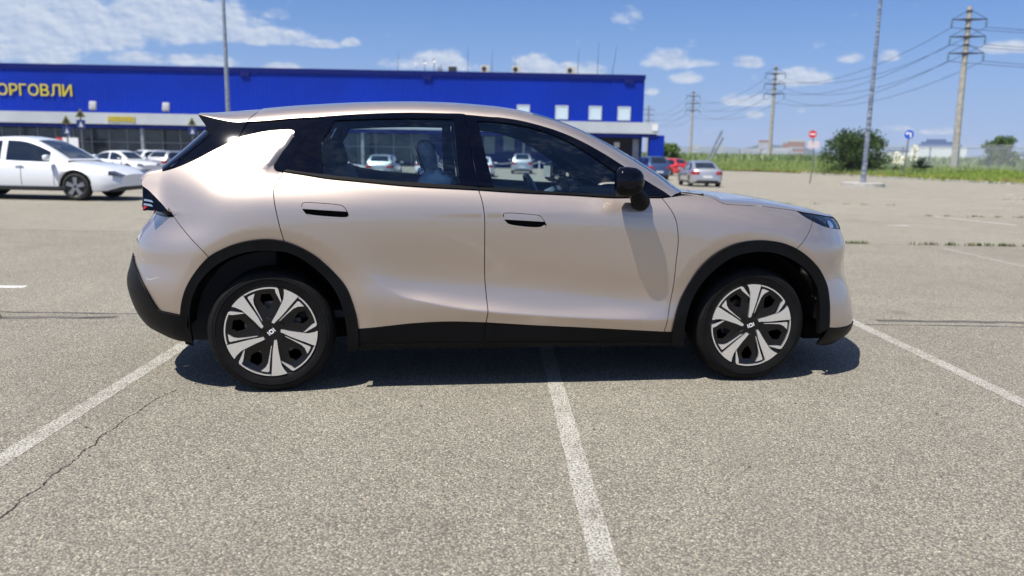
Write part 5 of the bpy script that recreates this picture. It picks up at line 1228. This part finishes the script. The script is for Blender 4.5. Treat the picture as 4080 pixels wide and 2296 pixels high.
    fr=panel('window_frame',[rail_r+[bu[0]],bu,[bu[-1]]+bt[4:1:-1]+bt[0:1],[bt[0],ds[0]] if False else [bt[0],(-1.20,1.35),ds[0]]],M_GLOSS,rd,s,.0016,.004,holes=[rwin],spacing=.03,thick=.03)
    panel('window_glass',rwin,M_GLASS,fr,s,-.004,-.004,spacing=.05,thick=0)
    ff=panel('window_frame',[rail_f,[rail_f[-1],(.80,1.088),(.60,1.092)],[(.60,1.092)]+bt[8:4:-1]+[bu[-1]],bu[::-1]],M_GLOSS,fd,s,.0016,.004,holes=[fwin],spacing=.03,thick=.03)
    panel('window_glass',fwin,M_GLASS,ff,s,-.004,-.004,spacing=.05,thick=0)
    panel('belt_moulding',[bt[0:1]+bt[1:5]+[bu[-1]],[bu[-1],BL[0]],belt_r[::-1],[belt_r[0],bt[0]]],M_PLAS2,rd,s,.0012,.007,spacing=.05)
    panel('belt_moulding',[[bu[-1]]+bt[6:9]+[(.60,1.092),(.80,1.088)],[(.80,1.088),(.80,1.0815)],[(.80,1.0815)]+belt_f[:-1][::-1],[BL[0],bu[-1]]],M_PLAS2,fd,s,.0012,.007,spacing=.05)
    # black quarter between door and tailgate, and the tailgate's own black side
    sp=PL['spoiler_seam']; rge=PL['rglass_edge']; so=PL['spoil_under']; spb=PL['spoiler_bot']
    panel('pillar_panel',[[rail[0],rail[1],rail[2],ds[0]],[ds[0],(-1.20,1.35),bt[0]],[bt[0],FIN[19]],[FIN[19],FIN[18],FIN[17]],FIN[17:10:-1],FIN[10:5:-1],[FIN[6],sp[2]]],M_GLOSS,body,s,.0018,.002,sf=lambda x,z:S(x,z)-.012,spacing=.03)
    panel('tailgate_side',[[sp[2],FIN[6]],FIN[6::-1],rge[::-1],so[::-1],spb[::-1]],M_GLOSS,body,s,.0018,-.003,spacing=.03)
    # black liner behind the shut lines
    zz=np.linspace(.24,1.0,9); xx=np.linspace(-1.86,1.80,70)
    X,Z=np.meshgrid(xx,zz,indexing='ij'); top=np.interp(xx,[-1.9,-1.3,-.3,.9,1.3,1.8],[1.13,1.17,1.10,1.06,1.0,.93])
    Zb=.24+(Z-.24)/(1.0-.24)*(top[:,None]-.24)
    inr=lambda cx,cz,R:(np.hypot(X-cx,np.maximum(Zb-cz,0))<R)
    Yl=S(X,Zb)-.022
    V=np.stack([X,s*Yl,Zb],-1).reshape(-1,3)
    F=[]
    for f in grid_faces(70,9):
        c=V[list(f)].mean(0)
        if all(np.hypot(c[0]-cx,max(c[2]-cz,0))>R-.02 for cx,cz,R in ARCH): F.append(f)
    mobj('inner_shell',V,F,M_DARK,car,True,None)
    X2,Z2=np.meshgrid(np.linspace(-1.35,.9,40),np.linspace(0,1,6),indexing='ij')
    zt=np.interp(X2,[-1.4,-.3,.9],[1.20,1.125,1.085]); zl=np.interp(X2,[-1.4,-.90,-.86,.82,.86,.9],[.90,.90,.3,.3,.90,.90]); Zc=zl+Z2*(zt-zl-.008)
    mobj('door_card',np.stack([X2,s*(S(X2,Zc)-.07-.03*(1-Z2)),Zc],-1).reshape(-1,3),grid_faces(40,6),M_SEAT,car)
    # wheel wells
    for cx,R in ((-1.365,.42),(1.352,.42)):
        mb=MB(); n=28; P=[]
        for i in range(n+1):
            a=math.pi*(.02+.96*i/n)
            for yy in (.60,.885 if abs(cx+1.365)<.1 else .87): P.append((cx+R*1.06*math.cos(a),s*yy,.34+R*1.05*math.sin(a)))
        mb.add(P,grid_faces(n+1,2)); 
        mb.add([(cx-.44,s*.6,.24),(cx+.44,s*.6,.24),(cx+.47,s*.6,.82),(cx-.47,s*.6,.82)],[(0,1,2,3)])
        mobj('wheel_well_liner',mb.v,mb.f,M_DARK,car)
    # door mirror
    mm=MB(); n1,n2=22,16; V=[]
    def mirror_sec(t):   # t 0 inner .. 1 outer : section (x,z) half sizes
        k=math.sqrt(max(0,1-max(0,(t-.62)/.38)**2.2)); k2=.55+.45*min(1,t/.25)
        return k*k2
    cx0,cz0=.530,1.172
    for i in range(n1):
        t=i/(n1-1); k=mirror_sec(t); yy=.93+.190*t
        for j in range(n2):
            a=2*math.pi*j/n2; ca,sa=math.cos(a),math.sin(a)
            ex=.098*(abs(ca)**.75)*(1 if ca>0 else -1); ez=.080*(abs(sa)**.8)*(1 if sa>0 else -1)
            if ca<0: ex*=.80
            V.append((max(cx0+ex*k,cx0-.026-.30*(yy-.945)),s*yy,cz0+ez*k+(.01*t)))
    F=[(i*n2+j,i*n2+(j+1)%n2,(i+1)*n2+(j+1)%n2,(i+1)*n2+j) for i in range(n1-1) for j in range(n2)]+[tuple(range(n2))]
    up=[f for f in F if len(f)>4 or np.mean([V[i][2] for i in f])>cz0-.012]
    lo=[f for f in F if f not in up]
    mir=mobj('door_mirror',V,up,M_GLOSS,fd,True,60)
    mobj('mirror_underside',V,lo,M_PLAS2,mir,True,60)
    mobj('mirror_glass',[(cx0-.035,s*.97,cz0-.04),(cx0-.071,s*1.07,cz0-.04),(cx0-.071,s*1.07,cz0+.048),(cx0-.035,s*.97,cz0+.048)],[(0,1,2,3)],M_LAMPG,mir)
    mb=MB(); mb.tube([(.672,s*.84,1.060),(.660,s*.90,1.064),(.63,s*.945,1.090),(.60,s*.985,1.125)],[.056,.054,.047,.034],14)
    mb.build('mirror_foot',M_PLAS2,mir,angle=60)
    return body
NEAR=side_of_car(-1); side_of_car(1)
M_SCUFF=mat('scuff_white',(.55,.53,.51),.6)
for pts in ([(-2.035,.618),(-2.005,.617),(-1.985,.623),(-1.955,.634)],[(-2.095,.735),(-2.075,.718),(-2.05,.708)]):
    panel('scuff_mark',[pts,[pts[-1],(pts[-1][0],pts[-1][1]-.002)],[(a,b-.002) for a,b in pts[::-1]],[(pts[0][0],pts[0][1]-.002),pts[0]]],M_SCUFF,NEAR,-1,0,.0008,thick=0,step=.01)

def surf_T(pts,tang,ln):
    """direction lying in the side surface, square to the boundary, pointing in/up"""
    x=np.array([p[0] for p in pts]); z=np.array([p[2] for p in pts]); N=SN(x,z)
    T=np.cross(N,tang); T/=np.linalg.norm(T,axis=1)[:,None]
    T=np.where((T[:,1]>0)[:,None],-T,T)
    return T*np.asarray(ln)[:,None] if np.ndim(ln) else T*ln
def tangents(P):
    t=np.gradient(P,axis=0); return t/np.linalg.norm(t,axis=1)[:,None]
# roof with spoiler, screen pillars, windscreen
rail=[tuple(p) for p in PL['spoiler_bot'][::-1]]+PL['rail'][1:]
rb=crom(np.array(rail),.03); xs=rb[:,0]
keep=np.r_[True,np.diff(xs)>.004]; rb=rb[keep]
Bp=Y3(rb); xb=Bp[:,0]
zc=nspline([-1.80,-1.667,-1.467,-1.1,-.8,-.5,-.25,-.08,.05],[1.512,1.530,1.556,1.592,1.609,1.616,1.609,1.594,1.576])
fw=np.clip((xb+.08)/.93,0,1)
xc=xb-.04*np.clip((-1.5-xb)/.25,0,1)+.34*fw**.8
zcen=np.where(xb<.0,zc(np.minimum(xb,.05)),0)
ws=nspline([-.08,.02,.12,.35,.62,.856],[1.594,1.572,1.540,1.425,1.260,1.078])
zcen=np.where(xb>=-.08,ws(xb),zcen)
Cp=np.stack([xc,0*xc,zcen],1)
ln=np.interp(xb,[-1.78,-1.7,-1.6,-1.45,-.3,.1,.3,.856],[.012,.028,.052,.075,.082,.095,.105,.105])
T0=surf_T(Bp,tangents(Bp),ln); T1=np.stack([0*xb-.0-.10*fw,.62*Bp[:,1],0*xb+.005],1)
tt=np.concatenate([np.linspace(0,.30,11),np.linspace(.30,1,22)[1:]])
RG=bezier(Bp,T0,Cp,T1,0,tt)
i_seam=int(np.argmin(abs(xb+1.505))); i_hdr=int(np.argmin(abs(xb-.06)))
kst=10
sh=.034*smth((RG[i_seam][:,2]-RG[i_seam][0,2])/.06)
for dk_,w_ in ((-1,.5),(0,1.),(1,.5)): RG[i_seam+dk_][:,0]+=sh*w_
RR=RG[i_seam:i_hdr+1].copy(); RR[0,:,0]+=.005
roof=sheet('roof',RR,M_PAINT,car)
for s in (-1,1):
    G=RG[i_hdr:,:kst+1].copy(); G[...,1]*=s
    o=sheet('screen_pillar',G,M_PAINT,car,mirror=False)
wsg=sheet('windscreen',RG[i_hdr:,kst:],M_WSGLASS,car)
G=RG[i_hdr:i_hdr+3].copy(); 
spo=sheet('roof_spoiler',RG[:i_seam+1],M_PAINT,car)
G=RG[i_seam-1:i_seam+2].copy(); G[...,2]-=.012; G[...,1]*=.985; sheet('seam_backing',G,M_DARK,roof)
# turned-down edge along the roof side, and the spoiler's underside
for s in (-1,1):
    E0=Bp[:i_hdr+200].copy(); N=SN(E0[:,0],E0[:,2]); E1=E0-.016*N; G=np.stack([E0,E1],1); G[...,1]*=s
    sheet('roof_edge',G,M_GLOSS,roof,mirror=False)
U=Bp[:i_seam]; Uc=Cp[:i_seam]-np.array([0,0,.03]); t=np.linspace(0,1,8)[None,:,None]
sheet('spoiler_underside',U[:,None]*(1-t)+Uc[:,None]*t,M_GLOSS,spo)
G=np.stack([RG[0],RG[0]-np.array([0,0,.012])],0); sheet('spoiler_lip',G,M_GLOSS,spo)
# rear window
rge=Y3(crom(np.array(PL['rglass_edge']),.04)); n=len(rge)
Cg=np.stack([np.linspace(-1.80,-2.045,n),np.zeros(n),np.linspace(1.43,1.205,n)],1)
RGl=bezier(rge,surf_T(rge,tangents(rge),.03)*np.array([0,1,1])+np.array([-.03,0,0]),Cg,np.array([[0,.45,0]]*n),18)
sheet('rear_window',RGl,M_GLOSS,car)
G=np.stack([np.stack([Uc[min(3,len(Uc)-1)]*0+np.array([Uc[0][0]+.05,0,1.47]),Cg[0]],0)],0)
# tailgate deck and tail, loft to the centre line
dk=[(-1.947,1.187),(-2.03,1.168),TTOP]; rb2=[(float(xend_r(z)),float(z)) for z in np.linspace(1.1406,.30,30)]
dB=Y3(crom(np.array(dk),.03)); n=len(dB)
dC=np.stack([np.linspace(-2.02,-2.11,n),np.zeros(n),np.linspace(1.20,1.155,n)],1)
sheet('tailgate_deck',bezier(dB,surf_T(dB,tangents(dB),.05),dC,np.array([[0,.4,0]]*n),16),M_PAINT,car)
rB=Y3(rb2); n=len(rB); z=rB[:,2]
xcr=np.interp(z,[.30,.40,.55,.72,.85,.95,1.14],[-2.18,-2.27,-2.30,-2.26,-2.20,-2.115,-2.11])
rC=np.stack([xcr,np.zeros(n),z+.0],1)
rT=surf_T(rB,tangents(rB),np.interp(z,[.7,.9,1.14],[.10,.035,.02])); rT=np.where((rT[:,0]>0)[:,None],rT*np.array([-1,1,1]),rT)
TG=bezier(rB,rT,rC,np.array([[0,.35,0]]*n),20)
def zrows(a,b): return [i for i in range(n) if a-.02<=z[i]<=b+.02]
tg=sheet('tailgate',TG[zrows(.70,.954)],M_PAINT,car)
sheet('rear_light_bar',TG[zrows(.954,1.1406)],M_GLOSS,tg)
sheet('rear_lower_bumper',TG[zrows(.30,.70)],M_PLAS,tg)
# bonnet and nose
hb=PL['hood_seam']+[HL[8],HL[7],HL[6],(float(xend_f(.945)),.945),(float(xend_f(.884)),.884)]
hb=[(1.06,1.090)]+hb
hB=Y3(crom(np.array(hb),.03)); n=len(hB); q=np.linspace(0,1,n); xh=hB[:,0]
hxc=np.interp(xh,[1.06,1.2,1.66,1.95,2.09],[1.27,1.36,1.80,2.13,2.275])
hzc=nspline([1.06,1.2,1.42,1.66,1.83,1.95,2.03,2.10],[1.072,1.074,1.070,1.038,1.000,.957,.922,.89])(xh)
hC=np.stack([hxc,0*hxc,hzc],1)
hT=surf_T(hB,tangents(hB),np.interp(xh,[1.06,1.7,2.09],[.06,.05,.06]))
HG=bezier(hB,hT,hC,np.stack([0*xh-.02,.5*hB[:,1],0*xh],1),20)
hood=sheet('bonnet',HG,M_PAINT,car)
zf=np.linspace(.884,.19,30); fBp=Y3([(float(xend_f(a)),float(a)) for a in zf]); n=len(fBp)
xcf=np.interp(zf,[.19,.25,.33,.45,.55,.7,.8,.884],[2.22,2.27,2.30,2.29,2.285,2.285,2.29,2.275])
fC=np.stack([xcf,0*xcf,zf],1); fT=surf_T(fBp,tangents(fBp),.09); fT=np.where((fT[:,0]<0)[:,None],fT*np.array([-1,1,1]),fT)
NG=bezier(fBp,fT,fC,np.array([[0,.4,0]]*n),20)
dl=HG[-1]-NG[0]
for i in range(9): NG[i]+=dl*(1-i/9)**2
nose=sheet('front_fascia',NG[[i for i in range(n) if zf[i]>.29]],M_PAINT,car)
sheet('front_splitter',NG[[i for i in range(n) if zf[i]<.32]],M_PLAS,nose)
# scuttle below the windscreen, and under-body
n=14; wb=RG[-1,kst:][:n*2:2] if False else RG[-1]
cw0=wb; cw1=HG[0]
k=np.linspace(0,1,len(cw0)); k1=np.linspace(0,1,len(cw1)); cw1=np.stack([np.interp(k,k1,cw1[:,j]) for j in range(3)],1)
cw0=cw0+np.array([0,0,-.012]); cw1=cw1+np.array([0,0,-.02])
sheet('scuttle',np.stack([cw0,.5*(cw0+cw1)-np.array([0,0,.012]),cw1],0),M_PLAS2,car)
for s in (-1,1):
    mb=MB(); mb.tube([(1.00,s*.60,1.088),(1.08,s*.35,1.098),(1.12,s*.05,1.10)],.008,6); mb.build('wiper',M_PLAS2,wsg)
mb=MB(); mb.box((-.01,0,.255),(1.86,1.74,.03)); mb.box((.05,0,.285),(3.7,1.16,.05)); mb.box((1.935,0,.265),(.25,1.42,.11)); mb.box((-1.9,0,.36),(.40,1.2,.04))
mb.build('underbody',M_DARK,car)
# cabin
mb=MB(); mb.box((-.35,0,.42),(2.6,1.62,.04)); mb.box((-1.62,0,.70),(.5,1.35,.9)); mb.box((-1.50,0,.98),(.7,1.30,.03))
mb.build('cabin_floor',M_SEAT,car)
mb=MB(); mb.rbox((.72,0,.96),(.55,1.50,.24),.07); mb.rbox((.86,0,1.03),(.40,1.5,.06),.03); mb.rbox((.35,0,.72),(.9,.26,.28),.05); mb.box((.95,0,.75),(.1,1.6,.5))
dash=mb.build('dashboard',M_SEAT,car)
mb=MB(); mb.rbox((.40,-.02,1.08),(.02,.34,.20),.01,rot=Matrix.Rotation(-.25,3,'Y')); mb.build('centre_screen',M_GLOSS,dash)
mb=MB(); c=Vector((.28,.37,1.00)); R=Matrix.Rotation(-.42,3,'Y'); P=[]
for i in range(33):
    a=2*math.pi*i/32; P.append(c+R@Vector((0,.185*math.cos(a),.185*math.sin(a))))
mb.tube(P,.016,8,cap=False)
mb.rbox(c,(.05,.14,.10),.02,rot=R); mb.tube([c+R@Vector((0,-.18,0)),c+R@Vector((0,.18,0))],.014,6); mb.tube([c,c+R@Vector((.3,0,0))],.03,8)
mb.build('steering_wheel',M_FILM,dash)
def seat(x,y,w,film,head=True,rear=False):
    mb=MB(); R=Matrix.Rotation(-.30,3,'Y')
    mb.rbox((x+.12,y,.60),(.52,w,.16),.06); mb.rbox(Vector((x-.22,y,.90)),(.15,w,.66),.065,rot=R)
    st=mb.build('seat',M_SEAT,car)
    if head:
        for hy in ([y] if not rear else [y-.30,y+.30]):
            h=MB(); h.rbox((x-.335,hy,1.295),(.115,.25,.19),.05,rot=R); h.build('headrest',M_FILM if film else M_SEAT,st)
            [MB().tube([(x-.31,hy+q,1.20),(x-.33,hy+q,1.27)],.008,6).build('headrest_post',M_LAMPG,st) for q in (-.05,.05)]
    if film:
        h=MB(); h.rbox(Vector((x-.222,y,.905)),(.165,w+.012,.67),.07,rot=R); h.build('seat_cover',M_FILM,st)
    return st
s1=seat(-.18,-.37,.50,True); s2=seat(-.18,.37,.50,True); s3=seat(-.76,0,1.25,False,True,True)
mb=MB(); rng2=np.random.default_rng(3); V=[];n1,n2=10,12
for i in range(n1):
    for j in range(n2):
        a=2*math.pi*j/n2; ph=math.pi*i/(n1-1); r=.085*(1+.35*rng2.standard_normal()*.6)
        V.append((-.47+r*1.3*math.sin(ph)*math.cos(a),-.62+r*.6*math.sin(ph)*math.sin(a),1.125+r*.9*math.cos(ph)))
mb.add(V,[(i*n2+j,i*n2+(j+1)%n2,(i+1)*n2+(j+1)%n2,(i+1)*n2+j) for i in range(n1-1) for j in range(n2)]); mb.build('crumpled_cover',M_BAG,s1,angle=None)
# headlining and rear cabin trim: keeps the roof dark from inside
G=RG[i_seam-3:i_hdr+1].copy(); G[...,1]*=.97; G[...,2]-=.03; sheet('headlining',G,M_SEAT,car)
mb=MB()
mb.rbox((-1.25,0,1.0),(.10,1.2,.25),.04); mb.build('parcel_shelf',M_SEAT,car)

# ---- wheels
def pol(r,a): return (r*math.sin(a),-r*math.cos(a))      # angle from straight down towards the front
def make_wheel(cx,s,phi0):
    RO=.2496; yo=.895
    def to3(u,v,d): return (cx+u,s*(yo-d),.341+v)         # d: depth inwards
    # tyre
    prof=[(.246,.012),(.252,.004),(.262,.001),(.275,-.003),(.290,-.004),(.2905,-.0065),(.294,-.0065),(.2945,-.004),(.306,-.002),(.3065,-.004),(.310,-.002),(.3105,-.0005),(.325,.008),(.333,.020),(.338,.035),(.340,.055),(.341,.11),(.340,.165),(.333,.205),(.300,.222),(.25,.215),(.235,.20)]
    dens=[];
    for (r0,h0),(r1,h1) in zip(prof,prof[1:]): dens.append((r0,h0))
    dens.append(prof[-1])
    mb=MB(); mb.lathe([(r,-h) for r,h in dens],(0,0,0),'y',72)
    mb.v=[(cx+x,s*(yo+y),.341+z) for x,y,z in mb.v]
    # face plate: black casting with five windows
    wheel=None
    plate=MB()
    out=[pol(.246,2*math.pi*i/90) for i in range(90)]
    holes=[]
    for k in range(5):
        A=phi0+k*2*math.pi/5
        for da,(r0,r1,w) in ((-.52,(.125,.208,.036)),):
            a=A+da
            hx=[(r0,0),(r0+.022,w*.55),(r1-.030,w),(r1,w*.75),(r1,-w*.55),(r1-.035,-w*.9),(r0+.02,-w*.5)]
            holes.append([(r*math.sin(a)+t*math.cos(a),-r*math.cos(a)+t*math.sin(a)) for r,t in hx])
    loops=[np.array(out)]+[np.array(h) for h in holes]
    pts=[Vector(p) for l in loops for p in l.tolist()]; ed=[]; o_=0
    for l in loops: ed+=[(o_+i,o_+(i+1)%len(l)) for i in range(len(l))]; o_+=len(l)
    gr=np.array([pol(r,a) for r in (.03,.07,.11,.15,.19,.225) for a in np.linspace(0,2*math.pi,41)[:-1]])
    ok=np.ones(len(gr),bool)
    for h in loops[1:]: ok&=~inside(gr,h)&(dist_to(gr,h)>.01)
    pts+=[Vector(p) for p in gr[ok].tolist()]
    V2,_,F2,_,_,_=delaunay_2d_cdt(pts,ed,[],0,1e-7)
    cen=[np.mean([tuple(V2[i]) for i in f],axis=0) for f in F2]; cen=np.array(cen); okf=np.ones(len(F2),bool)
    for h in loops[1:]: okf&=~inside(cen,h)
    def dep(x,y): r=math.hypot(x,y); return .012+.010*min(1,max(0,(r-.06)/.10))*(1-min(1,max(0,(r-.2)/.045)))
    F=[tuple(f) for f,k in zip(F2,okf) if k]
    plate.add([to3(v[0],v[1],dep(*v)) for v in V2],F)
    for h in loops[1:]:
        m=len(h); a=[to3(p[0],p[1],dep(*p)) for p in h]; b=[to3(p[0]*.99,p[1]*.99,.07) for p in h]
        plate.add(a+b,[(i,(i+1)%m,m+(i+1)%m,m+i) for i in range(m)])
    wheel=plate.build('wheel',M_RIMB,car,angle=25)
    t=mobj('tyre',mb.v,mb.f,M_TYRE,wheel,True,40)
    bm=bmesh.new(); bm.from_mesh(t.data); bmesh.ops.recalc_face_normals(bm,faces=bm.faces); bm.to_mesh(t.data); bm.free()
    mb=MB(); mb.lathe([(.247,-.010),(.244,-.02),(.235,-.06),(.225,-.19)],(0,0,0),'y',64); mb.v=[(cx+x,s*(yo+y),.341+z) for x,y,z in mb.v]; mb.build('rim_barrel',M_RIMB,wheel)
    mb=MB(); mb.lathe([(0,-.085),(.155,-.085),(.155,-.105),(0,-.105)],(0,0,0),'y',48); mb.v=[(cx+x,s*(yo+y),.341+z) for x,y,z in mb.v]; mb.build('brake_disc',M_DISC,wheel)
    mb=MB(); mb.lathe([(0,-.20),(.24,-.20)],(0,0,0),'y',32); mb.v=[(cx+x,s*(yo+y),.341+z) for x,y,z in mb.v]; mb.build('hub_back',M_DARK,wheel)
    def piece(name,poly,d0,d1,m=M_ALU,bev=.0025):
        b=MB(); b.prism(poly,d0,d1,to3); o=b.build(name,m,wheel,smooth=True,angle=30); return o
    dg=math.radians
    for k in range(5):
        A=phi0+k*2*math.pi/5
        def pa(r,a): return pol(r*RO,A+a)
        # broad blade
        Lf=[(.20,16),(.26,11),(.40,3.5),(.55,1.0),(.75,-.2),(.90,-1.0),(.957,-1.2)]; Rt=[(.985,18.6),(.90,16.6),(.78,14.9),(.68,15.2),(.55,16.6),(.40,19.5),(.27,27.),(.21,31.5)]
        poly=[pa(r,dg(a)) for r,a in Lf]+[pa(.957,dg(-1.2-i*.8)) for i in range(1,3)]+[pa(.985,dg(-2.0+i*2.2)) for i in range(0,10)]+[pa(r,dg(a)) for r,a in Rt]
        piece('wheel_spoke',poly,-.001,.012)
        # slim blade beside it
        poly=[pa(r,dg(a)) for r,a in ((.30,0.5),(.50,-3.),(.72,-4.2),(.885,-4.4),(.905,-6),(.905,-15.5),(.80,-10.),(.70,-7.2),(.50,-5.2),(.32,-2.2))]
        piece('wheel_spoke',poly,-.0005,.012)
        # rim arc with its hook
        arc=[pa(.985,dg(a)) for a in np.linspace(27,70.5,18)]; arc2=[pa(.957,dg(a)) for a in np.linspace(70.5,29.5,17)]
        hook=[pa(.88,dg(28.0)),pa(.70,dg(17.6)),pa(.675,dg(16.6)),pa(.72,dg(17.0)),pa(.955,dg(25.0))]
        piece('rim_edge',arc+arc2+hook,-.001,.012)
        n_=MB(); q=pol(.066,A+dg(-22)); n_.lathe([(.0,0.004),(.011,.004),(.013,-.0),(.016,-.001),(.0165,-.008)],(0,0,0),'y',14)
        n_.v=[(cx+q[0]+x,s*(yo-.012+y),.341+q[1]+z) for x,y,z in n_.v]; n_.build('wheel_bolt',M_RIMB,wheel)
    e=MB(); rot=dg(38 if cx<0 else 20)
    def ring(a,b): return a*math.cos(rot)-b*math.sin(rot),a*math.sin(rot)+b*math.cos(rot)
    rr_=lambda R_,n=24,p=3.2:[((abs(math.cos(t))**(2/p))*R_*np.sign(math.cos(t)),(abs(math.sin(t))**(2/p))*R_*np.sign(math.sin(t))) for t in np.linspace(0,2*math.pi,n+1)[:-1]]
    o1=[ring(*p) for p in rr_(.0125)]; o2=[ring(*p) for p in rr_(.0062)]; n=len(o1)
    e.add([to3(*p,.008) for p in o1]+[to3(*p,.008) for p in o2],[(i,(i+1)%n,n+(i+1)%n,n+i) for i in range(n)])
    for q in (-.0185,.0185):
        e.add([to3(*ring(*p),.008) for p in ((q-.0025,-.0115),(q+.0025,-.0115),(q+.0025,.0115),(q-.0025,.0115))],[(0,1,2,3)])
    e.build('wheel_emblem',M_WHITE_EMB,wheel,smooth=False)
    return wheel
for cx,ph in ((-1.372,0.),(1.372,math.radians(27))):
    for s in (-1,1): make_wheel(cx,s,ph)
# ------------------------------------------------------------------ air
mb=MB(); mb.box((0,1170,25),(5300,3000,64)); hz_o=mb.build('haze',HAZE,None,smooth=False); lab(hz_o,'thin summer haze over the far field and town',None,kind='stuff')
